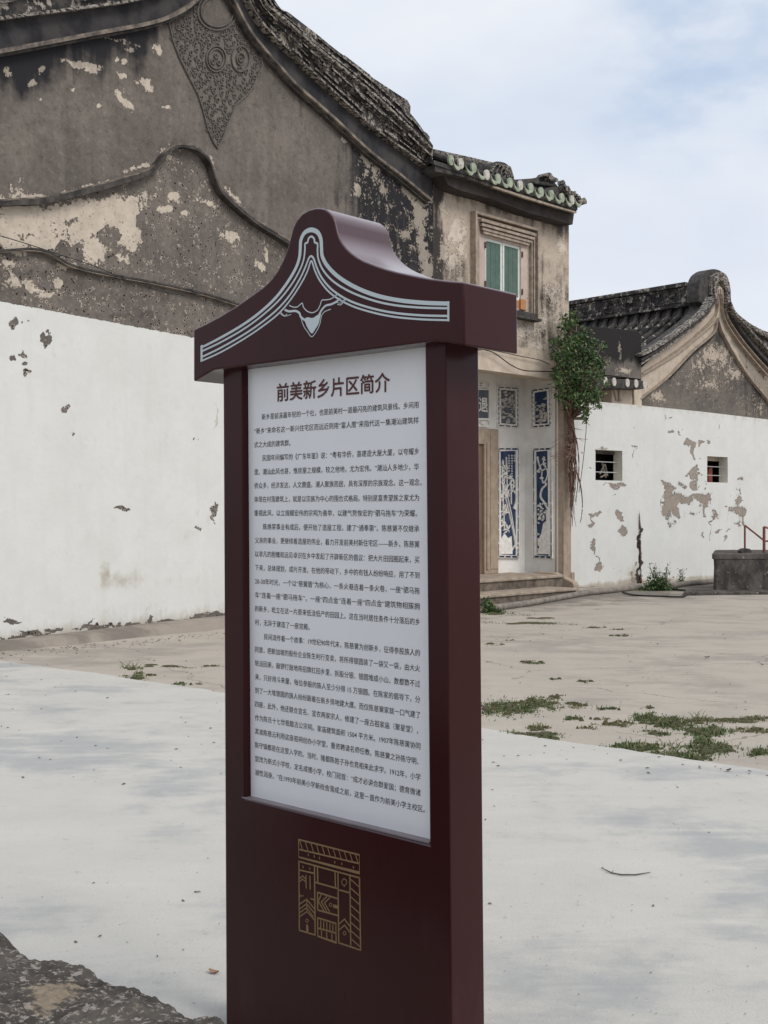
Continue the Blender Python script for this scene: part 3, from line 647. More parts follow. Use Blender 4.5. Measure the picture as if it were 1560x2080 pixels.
for (u0, u1, z0, z1) in ((uB0, wl_, zbeam, ztopB), (wr_, uB1, zbeam, ztopB), (wl_, wr_, zbeam, wb_), (wl_, wr_, wt_, ztopB)):
    mb.prism(B, [(u0, z0), (u1, z0), (u1, z1), (u0, z1)], -.01, -.45)
mb.prism(B, [(uB1 - .45, zbeam), (uB1 - .002, zbeam), (uB1 - .002, ztopB), (uB1 - .45, ztopB)], -.45, -4)
mb.prism(B, [(uB1 - .25, -.3), (uB1 - .002, -.3), (uB1 - .002, zbeam), (uB1 - .25, zbeam)], -1.35, -4)
build(mb, 'wall_core', M['cream'], gate)
# window surround mouldings
win = MB()
sur = thing  # noqa
def frame_uz(u0, u1, z0, z1): return [(u0, z0), (u0, z1), (u1, z1), (u1, z0)]
fu0 = B.u(957); fu1 = B.u(1083.5); fz1 = B.uz(1020, 451)[1]; fz0 = B.uz(1084, 655)[1]
mb = MB()
for k, (ins, wd, dp) in enumerate(((.0, .05, .14), (.09, .035, .10), (.15, .03, .08))):
    mb.ribbon(B, frame_uz(fu0 + ins, fu1 - ins, fz0 + ins * .4, fz1 - ins), wd, dp, 0)
for i, (dz, dp) in enumerate(((.16, .17), (.24, .15), (.31, .12), (.37, .10))):
    mb.prism(B, [(fu0 + .12 + i * .05, fz1 - dz), (fu1 - .12 - i * .05, fz1 - dz), (fu1 - .12 - i * .05, fz1 - dz + .05), (fu0 + .12 + i * .05, fz1 - dz + .05)], dp, 0)
build(mb, 'window_moulding', M['creamdark'], gate)
mb = MB(); mb.prism(B, [(fu0 - .04, fz0), (fu1 + .03, fz0), (fu1 + .03, fz0 + .05), (fu0 - .04, fz0 + .05)], .2, 0)
mb.prism(B, [(fu0 + .05, fz0 + .05), (fu1 - .05, fz0 + .05), (fu1 - .05, fz0 + .16), (fu0 + .05, fz0 + .16)], .12, 0)
build(mb, 'window_sill', M['moulddark'], gate)
wf = MB()   # pink surround inside the moulding
su0, su1 = B.u(984), B.u(1055.5); sz1 = B.uz(1020, 492)[1]; sz0 = B.uz(1052, 610)[1]
wf.prism(B, [(wl_ - .05, wb_), (su0, wb_), (su0, wt_ + .03), (wl_ - .05, wt_ + .03)], .03, -.3); wf.prism(B, [(su1, wb_), (wr_ + .02, wb_), (wr_ + .02, wt_ + .03), (su1, wt_ + .03)], .03, -.3)
wf.prism(B, [(su0, sz1), (su1, sz1), (su1, wt_ + .03), (su0, wt_ + .03)], .03, -.3)
build(wf, 'window_surround', M['pinkstucco'], gate)
mb = MB(); mb.prism(B, [(su0, wb_), (su1, wb_), (su1, sz0), (su0, sz0)], .0, -.3); mb.prism(B, [(su1 - .02, wb_ - .02), (wr_ - .03, wb_ - .02), (wr_ - .03, sz0 + .03), (su1 - .02, sz0 + .03)], .05, 0); build(mb, 'sill_block', M['terracotta'], gate)
um = (su0 + su1) / 2
for a, b in ((su0, um - .01), (um + .01, su1)):
    mb = MB(); fw = .055; w0, w1 = .0, -.05
    for q in (((a, sz0), (a + fw, sz0), (a + fw, sz1), (a, sz1)), ((b - fw, sz0), (b, sz0), (b, sz1), (b - fw, sz1)), ((a + fw, sz1 - fw), (b - fw, sz1 - fw), (b - fw, sz1), (a + fw, sz1)), ((a + fw, sz0), (b - fw, sz0), (b - fw, sz0 + fw), (a + fw, sz0 + fw))):
        mb.prism(B, list(q), w0, w1)
    sh = build(mb, 'shutter', M['whitewood'], gate)
    nb = 3
    for i in range(nb):
        mb = MB(); q0 = a + fw + (b - a - 2 * fw) * i / nb + .004; q1 = a + fw + (b - a - 2 * fw) * (i + 1) / nb - .004
        mb.prism(B, [(q0, sz0 + fw), (q1, sz0 + fw), (q1, sz1 - fw), (q0, sz1 - fw)], -.015, -.04); build(mb, 'board', M['shutter'], sh)
    mb = MB(); mb.prism(B, [(a, sz0), (b, sz0), (b, sz1), (a, sz1)], -.045, -.06); build(mb, 'backing', M['black'], sh)
for z_ in (sz0 + .12, sz0 + .9):
    for u_, k in ((su0 - .03, 0), (su1 + .03, 1)):
        mb = MB(); mb.tube([B.P(u_, z_, .05), B.P(u_, z_ + .12, .05)], .018, 6); build(mb, 'hinge', M['iron'], gate)
# eaves: timber soffit boards, roof, glazed tile ends
OV = .5
def eb(pts, w0, w1, mat, nm):
    mb = MB(); mb.pxprism(B, [z3(*p) for p in pts], w0, w1); return build(mb, nm, M[mat], gate)
eb([(160, 300), (620, 445), (1290, 650), (1278, 742), (900, 640), (560, 515), (330, 455), (215, 405)], .32, -.02, 'soffit', 'eave_board')
eb([(100, 232), (330, 268), (620, 395), (1310, 610), (1312, 640), (610, 432), (320, 330), (95, 285)], OV - .04, -.02, 'moulddark', 'eave_moulding')
eb([(600, 410), (1195, 600), (1310, 632), (1308, 645), (880, 520), (600, 425)], OV + .01, OV - .05, 'creamdark', 'eave_lath')
capz = [(230, 192), (315, 222), (425, 258), (538, 318), (635, 352), (737, 385), (825, 407), (915, 430), (1003, 465), (1092, 490), (1182, 515), (1268, 533)]
drip = [(275, 248), (385, 292), (485, 330), (595, 372), (690, 400), (790, 432), (880, 452), (970, 488), (1060, 512), (1142, 537), (1235, 562), (1312, 568)]
back = -B.n * 1.0 + Vector((0, 0, .42))
for i, (a, b) in enumerate(zip(capz, drip)):
    c = B.uz(*z3(*a), OV); mb = MB(); mb.disc(B.off(0), c[0], c[1], .078, .10, OV + .03, OV - .01, 16)
    p = B.P(c[0], c[1], OV - .012); mt_ = MB(); mt_.tube([p, p + back * .8, p + back * 1.7], .066, 8); build(mt_, 'tile_row', M['tile'], gate, smooth=40)
    o = build(mb, 'cap_tile', M['glaze'] if i not in (1, 3, 6, 11) else M['reliefgrey'], gate, smooth=40)
    c2 = B.uz(*z3(*b), OV)
    # crescent shaped drip plate leaning from the gutter tile
    cr = [(-.17, .13), (-.10, .04), (0, .0), (.10, .02), (.15, .085), (.13, -.02), (.06, -.085), (-.02, -.085), (-.10, -.02)]
    mb = MB(); mb.prism(B, [(c2[0] + x * .8, c2[1] + z * .8) for x, z in cr], OV + .05, OV + .02); build(mb, 'drip_tile', M['glaze'], gate)
# tile rows running up the slope (darker), and the sheet below them
mb = MB()
e0_ = B.uz(*z3(90, 190), OV - .02); e1_ = B.uz(*z3(1320, 590), OV - .02)
p0, p1 = B.P(e0_[0], e0_[1], OV - .02), B.P(e1_[0], e1_[1], OV - .02)
bk = back * 1.6
mb.add([p0, p1, p1 + bk, p0 + bk, p0 - Vector((0, 0, .08)), p1 - Vector((0, 0, .08)), p1 + bk - Vector((0, 0, .08)), p0 + bk - Vector((0, 0, .08))], [(0, 1, 2, 3), (7, 6, 5, 4), (0, 4, 5, 1), (1, 5, 6, 2), (2, 6, 7, 3), (3, 7, 4, 0)])
build(mb, 'roof', M['tile'], gate)
def roofbit(nm, pts, w0, w1, mat, n=0, lab=None):
    q = [z3(*p) for p in pts]
    if n: q = lerp_px(q, n)
    mb = MB(); mb.pxprism(B, q, w0, w1); return build(mb, nm, M[mat], gate, bevel=.02, label=lab)
roofbit('ridge', [(60, 60), (90, 92), (190, 115), (420, 165), (600, 208), (640, 300), (560, 300), (420, 255), (300, 210), (200, 170), (90, 130)], -.75, -1.1, 'coping')
roofbit('ridge', [(100, 120), (420, 190), (610, 235), (610, 330), (430, 270), (200, 190)], -.5, -.8, 'lichen')
roofbit('ridge_roll', [(575, 300), (580, 250), (600, 215), (640, 200), (700, 212), (740, 245), (765, 290), (780, 350), (740, 375), (640, 345), (600, 330)], -.25, -.9, 'tile', 4)
for k in range(4):
    mb = MB(); mb.pxribbon(B, lerp_px([z3(590 + k * 36, 290 + k * 16), z3(615 + k * 34, 238 + k * 10), z3(650 + k * 30, 222 + k * 8), z3(700 + k * 20, 262 + k * 10), z3(725 + k * 16, 335 + k * 6)], 4), 3.2, -.2, -.3); build(mb, 'roll_tile', M['coping'], gate)
roofbit('ridge_end', [(740, 345), (800, 355), (940, 345), (1040, 322), (1095, 335), (1130, 365), (1140, 420), (1090, 440), (960, 420), (760, 385)], -.1, -.5, 'tile')
roofbit('ridge_end', [(945, 372), (1080, 375), (1140, 395), (1160, 420), (945, 395)], .0, -.15, 'moulddark')
roofbit('ridge_finial', [(1040, 325), (1065, 298), (1095, 300), (1115, 330), (1150, 345), (1155, 370), (1130, 378), (1085, 362), (1080, 335)], .05, -.2, 'coping', 3)
roofbit('hip_ridge', [(1100, 420), (1180, 415), (1250, 440), (1290, 500), (1345, 545), (1320, 600), (1200, 545), (1060, 470)], .35, -.1, 'tile')
mb = MB()    # broken ceramic flowers on the hip
for k in range(46):
    x = random.uniform(1180, 1330); y = 400 + (x - 1180) * .95 + random.uniform(-30, 50)
    uz = B.uz(*z3(x, y), .4); s_ = random.uniform(.03, .07); a0 = random.uniform(0, 6)
    mb.prism(B, [(uz[0] + s_ * r * math.cos(a0 + i * 1.05), uz[1] + s_ * r * math.sin(a0 + i * 1.05)) for i, r in enumerate((1, .6, 1.1, .5, .9, .6))], .42 + random.uniform(-.05, .08), .32)
build(mb, 'ceramic_ornament', M['coping'], gate, kind='stuff')
mb = MB(); t0 = B.at(*z3(1320, 560), .45); t1 = B.at(*z3(1385, 545), .55); mb.tube([t0, t0.lerp(t1, .5), t1 + Vector((0, 0, .02))], [.07, .06, .075], 8); build(mb, 'roof_finial', M['coping'], gate, smooth=True)
# porch: beam, soffit, pilasters, back wall, return wall, floor, steps
bz0 = B.uz(1050, 761)[1]; uP0, uP1 = B.u(886), B.u(1156)
ub1 = B.u(1128)
mb = MB(); mb.prism(B, [(uB0, bz0), (B.u(1130), bz0), (B.u(1130), zbeam - .002), (uB0, zbeam - .002)], .03, -.35); build(mb, 'beam', M['cream'], gate, label='plain cream lintel beam over the porch')
mb = MB(); mb.prism(B, [(B.u(1120), zbeam - .12), (uB1 + .03, zbeam - .12), (uB1 + .03, zbeam + .06), (B.u(1120), zbeam + .06)], .1, -.2)
mb.prism(B, [(B.u(1124), zbeam - .4), (uB1 + .02, zbeam - .4), (uB1 + .02, zbeam - .12), (B.u(1124), zbeam - .12)], .06, -.2); build(mb, 'pilaster_capital', M['cream'], gate)
ZP = .25
pl0, pl1 = B.u(1145), B.u(1160.5)
mb = MB(); mb.prism(B, [(pl0, -.3), (pl1, -.3), (pl1, zbeam - .4), (pl0, zbeam - .4)], .0, -.34); build(mb, 'pilaster', M['tan'], gate, bevel=.015)
mb = MB(); mb.prism(B, [(B.u(883), ZP - .05), (B.u(897), ZP - .05), (B.u(897), bz0), (B.u(883), bz0)], .0, -.34); build(mb, 'pilaster', M['tan'], gate, bevel=.015)
ucor = BK.u(1068); uleft = BK.u(872)
mb = MB(); mb.prism(BK, [(uleft - .5, ZP - .1), (ucor + .0, ZP - .1), (ucor + .0, bz0 + .5), (uleft - .5, bz0 + .5)], 0, -.2); bw = build(mb, 'porch_wall', M['porchwhite'], gate, label='whitewashed back wall of the porch with painted relief panels')
u1r = R_.u(1133)
mb = MB(); mb.prism(R_, [(0, ZP - .1), (u1r, ZP - .1), (u1r, bz0 + .5), (0, bz0 + .5)], 0, -.12); rw = build(mb, 'porch_wall', M['porchwhite'], gate, label='whitewashed side wall of the porch with painted relief panels')
mb = MB(); q = [B.P(uB0, bz0 + .3, -.3), B.P(uB1, bz0 + .3, -.3), BK.P(ucor + .8, bz0 + .3, -.1), BK.P(uleft, bz0 + .3, -.1)]
mb.add(q + [x + Vector((0, 0, .1)) for x in q], [(0, 1, 2, 3), (7, 6, 5, 4), (0, 4, 5, 1), (1, 5, 6, 2), (2, 6, 7, 3), (3, 7, 4, 0)]); build(mb, 'porch_ceiling', M['porchwhite'], gate)
# inner stone face between pilaster and return wall
mb = MB(); a_ = R_.P(R_.u(1128), 0, .01); b_ = B.P(pl0 + .01, 0, -.001)
mb.add([Vector((a_.x, a_.y, ZP)), Vector((b_.x, b_.y, ZP)), Vector((b_.x, b_.y, zbeam - .1)), Vector((a_.x, a_.y, zbeam - .1)),
        Vector((a_.x, a_.y, ZP)) + Vector((.25, .1, 0)), Vector((b_.x, b_.y, ZP)) + Vector((.1, .1, 0)), Vector((b_.x, b_.y, zbeam - .1)) + Vector((.1, .1, 0)), Vector((a_.x, a_.y, zbeam - .1)) + Vector((.25, .1, 0))],
       [(0, 1, 2, 3), (7, 6, 5, 4), (0, 4, 5, 1), (1, 5, 6, 2), (2, 6, 7, 3), (3, 7, 4, 0)])
build(mb, 'pilaster_return', M['tan'], gate)
# floor platform and step
mb = MB(); uS0 = B.u(880)
def slab(w0, w1, z0, z1, ua, ub):
    mb.prism(B, [(ua, z0), (ub, z0), (ub, z1), (ua, z1)], w0, w1)
uR = B.u(1147, .43)
slab(.40, -1.3, -.4, ZP - .06, uS0, uR); build(mb, 'porch_base', M['step'], gate, bevel=.015)
mb = MB(); slab(.43, -1.3, ZP - .058, ZP, uS0, uR); build(mb, 'porch_floor', M['stepnose'], gate, bevel=.015)
mb = MB(); slab(1.12, .40, -.4, -.03, uS0, B.u(1171, 1.12)); build(mb, 'step', M['step'], gate, bevel=.015)
mb = MB(); slab(1.15, .43, -.028, .03, uS0, B.u(1173, 1.15)); build(mb, 'step_tread', M['stepnose'], gate, bevel=.015)
mb = MB(); ck = uR + .005
prof = [(-.4, -.3), (-.4, ZP + .03), (.14, ZP + .03), (.62, .10), (.66, .04), (.66, -.3)]
vs = []
for u_ in (ck, ck + .2):
    vs += [B.P(u_, z, w) for w, z in prof]
nq = len(prof); mb.add(vs, [tuple(range(nq)), tuple(range(2 * nq - 1, nq - 1, -1))] + [(i, i + nq, (i + 1) % nq + nq, (i + 1) % nq) for i in range(nq)]); build(mb, 'step_cheek', M['tan'], gate, bevel=.02)
mb = MB(); mb.prism(B, [(pl1 - .02, -.3), (pl1 + .1, -.3), (pl1 + .1, ZP), (pl1 - .02, ZP)], .02, -.5); build(mb, 'plinth', M['tan'], gate)
# door: stone jamb and leaves (largely behind the sign)
ja, jb = BK.u(979), BK.u(1007.5); jt = BK.uz(990, 871)[1]
jl, jr = BK.u(893), BK.u(911)
mb = MB()
mb.prism(BK, [(ja, ZP), (jb, ZP), (jb, jt), (ja, jt)], .07, -.02); mb.prism(BK, [(jl, ZP), (jr, ZP), (jr, jt), (jl, jt)], .07, -.02)
mb.prism(BK, [(jr, jt - .34), (ja, jt - .34), (ja, jt), (jr, jt)], .07, -.02)
mb.prism(BK, [(ja + .06, ZP + .1), (ja + .13, ZP + .1), (ja + .13, jt - .3), (ja + .06, jt - .3)], .10, .06); mb.prism(BK, [(ja + .2, ZP + .1), (jb - .03, ZP + .1), (jb - .03, jt - .05), (ja + .2, jt - .05)], .085, .06)
build(mb, 'door_frame', M['tan'], gate, bevel=.008)
for a, b in ((jr, (jr + ja) / 2 - .01), ((jr + ja) / 2 + .01, ja)):
    mb = MB(); mb.prism(BK, [(a, ZP), (b, ZP), (b, jt - .34), (a, jt - .34)], .015, -.01)
    for z_ in (.3, 1.1, 1.9): mb.prism(BK, [(a + .08, ZP + z_), (b - .08, ZP + z_), (b - .08, ZP + z_ + .6), (a + .08, ZP + z_ + .6)], .03, .01)
    build(mb, 'door', M['door'], gate)
# relief panels
def zpx(pts): return [z5(*p) for p in pts]
def framed(pl, x0, y0, x1, y1, x0b, x1b, par, dark='blue', w=.0):
    """corner pixels (zoomed coordinates): top y at left/right and bottom"""
    (tl, tr, br, bl) = x0b
    mb = MB(); mb.pxprism(pl, zpx([tl, tr, br, bl]), w + .02, w - .002); p = build(mb, 'relief_panel', M[dark], gate)
    def inset(f):
        cx = sum(q[0] for q in x0b) / 4; cy = sum(q[1] for q in x0b) / 4
        wx = (tr[0] - tl[0]) / 2; wy = (bl[1] - tl[1]) / 2
        return [(cx + (q[0] - cx) * (1 - f / wx), cy + (q[1] - cy) * (1 - f / wy)) for q in x0b]
    mb = MB()
    for f, wd in ((0, 1.6), (20, 3.6)):
        r = inset(f); mb.pxribbon(pl, zpx([r[0], r[1], r[2], r[3], r[0], r[1]])[:5], wd, w + .045, w)
    r = inset(8)
    for (a, b) in ((0, 1), (1, 2), (2, 3), (3, 0)):     # knots between the two frames
        n_ = 3 if a % 2 == 0 else 8
        for i in range(n_ + 1):
            t = i / n_; c = (r[a][0] * (1 - t) + r[b][0] * t, r[a][1] * (1 - t) + r[b][1] * t)
            s_ = 7 if i in (0, n_) else 4.5
            mb.pxprism(pl, zpx([(c[0] - s_, c[1]), (c[0], c[1] - s_ * 1.6), (c[0] + s_, c[1]), (c[0], c[1] + s_ * 1.6)]), w + .05, w)
    build(mb, 'frame', M['relief'], p)
    return p
def leaf(mb, pl, x, y, ang, L, wd, w):
    ca, sa = math.cos(ang), math.sin(ang)
    pts = [(0, 0), (L * .35, wd), (L, 0), (L * .35, -wd)]
    mb.pxprism(pl, zpx([(x + a * ca - b * sa, y + a * sa + b * ca) for a, b in pts]), w + .045, w + .01)
# bamboo panel
p = framed(BK, 0, 0, 0, 0, [(233, 808), (406, 808), (404, 1672), (236, 1668)], None, gate)
mb = MB(); rr = random.Random(3)
for st in ([(305, 880), (312, 1100), (306, 1200)], [(312, 1180), (345, 1330), (372, 1500), (388, 1590)], [(296, 1190), (330, 1330), (360, 1470), (380, 1600)], [(340, 1060), (345, 1250)], [(272, 960), (280, 1200), (290, 1450)]):
    mb.pxribbon(BK, zpx(st), 2.0, .05, .01)
for cx, cy, n_ in ((285, 960, 8), (280, 1030, 9), (345, 1060, 10), (290, 1110, 12), (310, 1150, 12), (355, 1120, 10), (280, 1180, 8), (290, 1290, 10), (285, 1390, 10), (310, 1440, 10), (300, 1320, 6), (372, 1600, 4)):
    for _ in range(n_):
        leaf(mb, BK, cx + rr.uniform(-14, 14), cy + rr.uniform(-22, 22), rr.uniform(.3, 2.8) if rr.random() < .6 else rr.uniform(-2.6, -.5), rr.uniform(26, 44), rr.uniform(3.5, 6), 0)
mb.pxprism(BK, zpx([(262, 1640), (262, 1530), (290, 1480), (320, 1520), (345, 1500), (352, 1640)]), .05, .01)
mb.pxprism(BK, zpx([(382, 1200), (375, 1240), (362, 1280), (384, 1300)]), .05, .01)
for i, x in enumerate((368, 348, 325)):
    for k in range((3, 8, 7)[i]):
        y = 868 + k * 20
        mb.pxribbon(BK, zpx([(x - 5, y), (x + 4, y - 1)]), .9, .04, .01); mb.pxribbon(BK, zpx([(x, y - 6), (x + rr.uniform(-2, 2), y + 7)]), .9, .04, .01); mb.pxribbon(BK, zpx([(x - 4, y + 6), (x + 5, y + 5)]), .8, .04, .01)
build(mb, 'bamboo_relief', M['relief'], p)
# plum panel on the return wall
p = framed(R_, 0, 0, 0, 0, [(505, 812), (655, 806), (660, 1676), (508, 1668)], None, gate)
mb = MB()
mb.pxribbon(R_, lerp_px(zpx([(625, 1290), (600, 1240), (568, 1190), (580, 1130), (612, 1095), (590, 1075), (560, 1120)]), 4)[:22], 3.2, .05, .01)
mb.pxribbon(R_, lerp_px(zpx([(590, 1085), (615, 1050), (625, 1000), (610, 970), (580, 985), (560, 950), (545, 890)]), 4), 2.2, .05, .01)
for st in ([(560, 950), (590, 930), (592, 890)], [(580, 985), (575, 1040), (585, 1075)], [(565, 960), (545, 990)], [(610, 975), (600, 930)]):
    mb.pxribbon(R_, zpx(st), 1.4, .05, .01)
for _ in range(60):
    if rr.random() < .4: c = rr.choice([(545, 890), (592, 895), (600, 940), (550, 985), (575, 1045), (565, 950)]); x, y = c[0] + rr.uniform(-9, 9), c[1] + rr.uniform(-12, 12)
    else: x, y = rr.uniform(545, 618), rr.uniform(1240, 1400)
    s_ = rr.uniform(5, 9); mb.pxprism(R_, zpx([(x + s_ * math.cos(t) * (1 if i % 2 else .6), y + s_ * 1.2 * math.sin(t) * (1 if i % 2 else .6)) for i, t in enumerate(np.linspace(0, 6.28, 11)[:-1])]), .05, .01)
mb.pxprism(R_, zpx([(610, 1300), (632, 1290), (636, 1640), (540, 1640), (560, 1590), (545, 1540), (575, 1480), (590, 1400), (615, 1380)]), .05, .01)
for y in (1480, 1520, 1560, 1600):
    leaf(mb, R_, 565, y, 2.6, 28, 5, 0); leaf(mb, R_, 560, y + 10, -2.4, 24, 5, 0)
build(mb, 'plum_relief', M['relief'], p)
# upper panels
def upper(pl, q, seed, dark):
    p = framed(pl, 0, 0, 0, 0, q, None, gate, dark); mb = MB(); r2 = random.Random(seed)
    x0, x1 = q[0][0] + 26, q[1][0] - 26; y0, y1 = max(q[0][1], q[1][1]) + 34, min(q[2][1], q[3][1]) - 34
    for k in range(40):
        cx, cy = r2.uniform(x0, x1), r2.uniform(y0 + (y1 - y0) * (.0 if dark != 'blue' else .35), y1); s_ = r2.uniform(6, 15)
        mb.pxprism(pl, zpx([(cx + s_ * r2.uniform(.5, 1.1) * math.cos(t), cy + s_ * r2.uniform(.5, 1.1) * math.sin(t)) for t in np.linspace(0, 6.28, 9)[:-1]]), r2.uniform(.03, .07), .01)
    for k in range(12):
        cx, cy = r2.uniform(x0, x1), r2.uniform(y0, y1); a = r2.uniform(0, 3.1)
        mb.pxribbon(pl, zpx([(cx, cy), (cx + 14 * math.cos(a), cy + 14 * math.sin(a)), (cx + 26 * math.cos(a + .6), cy + 22 * math.sin(a + .6))]), 1.5, .075, .01)
    build(mb, 'figure_relief', M['reliefgrey'], p, kind='stuff')
upper(BK, [(236, 325), (402, 335), (403, 652), (238, 640)], 5, 'bluegrey')
upper(R_, [(494, 352), (648, 330), (652, 640), (496, 652)], 8, 'blue')
# name plaque over the door
mb = MB(); mb.pxprism(BK, zpx([(-120, 345), (168, 355), (168, 580), (-120, 575)]), .03, -.002); pq = build(mb, 'name_plaque', M['bluegrey'], gate, label='slate grey name plaque over the door ending in one white character')
mb = MB(); mb.pxribbon(BK, zpx([(-122, 342), (170, 352), (170, 584), (-122, 578), (-122, 342)]), 2.2, .05, 0)
for y in (312, 612): mb.pxprism(BK, zpx([(100, y), (125, y - 14), (158, y), (125, y + 14)]), .04, .0)
mb.pxribbon(BK, zpx([(60, 292), (168, 298), (168, 332), (60, 328), (60, 292)]), 1.4, .04, 0); mb.pxribbon(BK, zpx([(60, 598), (168, 602), (168, 640), (60, 636), (60, 598)]), 1.4, .04, 0)
build(mb, 'plaque_frame', M['relief'], pq)

# ------------------------------------------------------------------ lettering helper
def glyphs(text, res=2):
    cu = bpy.data.curves.new('t', 'FONT'); cu.body = text; cu.size = 1; cu.resolution_u = res
    o = bpy.data.objects.new('t', cu); COL.objects.link(o)
    dg = bpy.context.evaluated_depsgraph_get(); ev = o.evaluated_get(dg); me = ev.to_mesh()
    vs = [(v.co.x, v.co.y) for v in me.vertices]; fs = [tuple(p.vertices) for p in me.polygons]
    ev.to_mesh_clear(); bpy.data.objects.remove(o); bpy.data.curves.remove(cu)
    return vs, fs
def print_text(mb, pl, text, u0, z0, h, w, u1=None, bold=0, res=2):
    vs, fs = glyphs(text, res)
    if not vs: return
    xm = max(v[0] for v in vs); x0 = min(v[0] for v in vs)
    kx = h if u1 is None else (u1 - u0) / (xm - x0)
    n = 0
    for du, dz in ([(0, 0)] if not bold else [(-bold, 0), (bold, 0), (0, bold), (0, -bold)]):
        mb.add([pl.P(u0 + (x - x0) * kx + du, z0 + y * h + dz, w + n * .0004) for x, y in vs], fs); n += 1
mb = MB(); c0 = BK.uz(972.5, 836, .035); c1 = BK.uz(990.5, 808, .035)
print_text(mb, BK, '退', c0[0], c0[1] + .03, (c1[1] - c0[1]) * 1.08, .04, u1=c1[0], bold=.008); build(mb, 'lettering', M['relief'], pq)
#PART3
# ------------------------------------------------------------------ courtyard wall (right)
def z6(x, y): return (1160 + x / 3.9, 840 + y / 3.9)
def z4(x, y): return (1100 + x / 3.391, 500 + y / 3.391)
uC0, uC1 = Cw.u(1159), Cw.u(1800)
yard = thing('courtyard_wall', Cw.P((uC0 + uC1) / 2, -.15), 'long whitewashed wall with two small barred windows and peeling paint', 'wall')
ctop = [(1159, 808), (1200, 814), (1227, 817), (1306, 824), (1424, 836), (1560, 852), (1680, 866), (1800, 880)]
cu, cz = np.array([Cw.uz(*p) for p in ctop]).T
W1 = (Cw.u(1209.5), Cw.u(1264), Cw.uz(1236, 976)[1], Cw.uz(1236, 914.5)[1])
W2 = (Cw.u(1436.5), Cw.u(1478), Cw.uz(1457, 980)[1], Cw.uz(1457, 927.5)[1])
def masksC(px, py, U, Z):
    d = {}
    def q(lst): return [(*z6(b[0], b[1]), b[2] / 3.9, b[3] / 3.9, *(b[4:])) for b in lst]
    chip = blob(px, py, q([(940, 232, 50, 20, 1.2), (1050, 225, 34, 14, 1.2), (1020, 250, 12, 22, 1.1), (970, 300, 12, 55, 1.2), (968, 480, 26, 58, 1.2), (955, 575, 20, 22, 1.1), (968, 590, 30, 10, 1), (775, 150, 14, 16, .9), (845, 165, 30, 10, .8, 35), (887, 140, 4, 4),
        (760, 690, 42, 110, 1.1), (740, 790, 40, 40, 1.0), (800, 720, 50, 70, 1.1), (850, 670, 50, 40, 1.05), (840, 790, 26, 40, .95), (920, 690, 40, 26, 1), (1000, 665, 50, 26, 1.1), (1055, 670, 46, 40, 1.1), (1075, 740, 14, 70, 1.05), (740, 570, 14, 40, .85), (850, 560, 30, 22, .8), (880, 580, 14, 20, .9), (1040, 740, 14, 12, 1), (1048, 545, 8, 10, 1), (1005, 575, 9, 12, 1), (1065, 575, 6, 12, .9), (1018, 352, 5, 6, 1.1), (1018, 480, 4, 6, 1),
        (960, 790, 60, 20, .66), (1150, 820, 24, 40, .75), (1165, 800, 20, 30, .7), (1220, 735, 12, 12, 1), (1310, 690, 26, 50, .95), (1330, 770, 50, 36, 1.0), (1370, 830, 14, 50, 1.0), (1320, 880, 30, 30, .66), (1250, 770, 16, 14, .9), (1335, 610, 8, 26, .85), (1340, 530, 14, 12, .8), (1265, 935, 20, 8, .85, -40), (1235, 1000, 12, 14, .8), (1180, 930, 30, 14, .68), (1120, 850, 8, 60, .8), (1115, 700, 4, 90, .8), (1120, 960, 5, 60, .8), (1045, 975, 16, 16, .7), (810, 950, 5, 6, 1), (795, 990, 3, 6, 1), (800, 860, 30, 40, .68),
        (200, 795, 40, 20, 1.15, -25), (178, 830, 18, 20, 1), (178, 895, 12, 24, 1.1), (168, 860, 8, 16, .9), (390, 820, 24, 30, 1.2), (400, 925, 18, 30, 1.15), (190, 1010, 10, 30, .95), (190, 1080, 12, 40, .95), (205, 1150, 8, 26, .9), (195, 1205, 28, 34, 1.15), (215, 1240, 10, 18, 1), (105, 1138, 9, 9, .85), (75, 1030, 5, 6, .8),
        (540, 980, 10, 60, 1.3), (542, 1100, 14, 80, 1.4), (540, 1200, 16, 60, 1.4), (538, 1300, 20, 60, 1.5), (495, 1200, 8, 12, 1), (470, 1270, 12, 22, .9), (490, 1320, 30, 26, 1.0), (355, 1230, 8, 8, .75), (750, 1310, 34, 20, .85), (770, 1258, 5, 8, 1), (805, 1277, 6, 8, 1), (975, 1300, 10, 4, .8),
        (340, 565, 40, 16, 1.0), (385, 560, 24, 20, 1.0), (300, 545, 60, 6, .9), (360, 590, 20, 12, .85), (190, 285, 14, 6, 1), (250, 262, 30, 20, .62), (490, 100, 5, 12, .9), (1150, 180, 5, 14, .85), (1165, 100, 4, 30, .75), (740, 20, 18, 18, .7), (790, 12, 14, 8, .8), (650, 205, 4, 8, .6), (470, 250, 40, 20, .6), (500, 300, 14, 60, .6),
        (150, 445, 12, 8, .7), (110, 325, 20, 8, .7), (330, 650, 30, 8, .62), (400, 440, 5, 60, .6),
        (60, 1385, 60, 8, .8), (200, 1385, 90, 8, .85), (350, 1375, 80, 8, .85), (470, 1365, 40, 10, .9), (900, 1330, 60, 6, .8), (1000, 1325, 100, 6, .8)]))
    yl = np.interp(px, [p[0] for p in ctop], [p[1] for p in ctop])
    d['paint'] = 1.12 - chip * 1.25
    d['pale'] = blob(px, py, q([(760, 700, 40, 110, .42), (1000, 660, 90, 30, .4)]))
    d['soot'] = blob(px, py, q([(540, 1150, 10, 220, 2.0), (1115, 760, 6, 160, 1)]))
    d['pit'] = np.full_like(px, .1)
    base = np.interp(px, [1159, 1200, 1450, 1800], [1200, 1192, 1175, 1158])
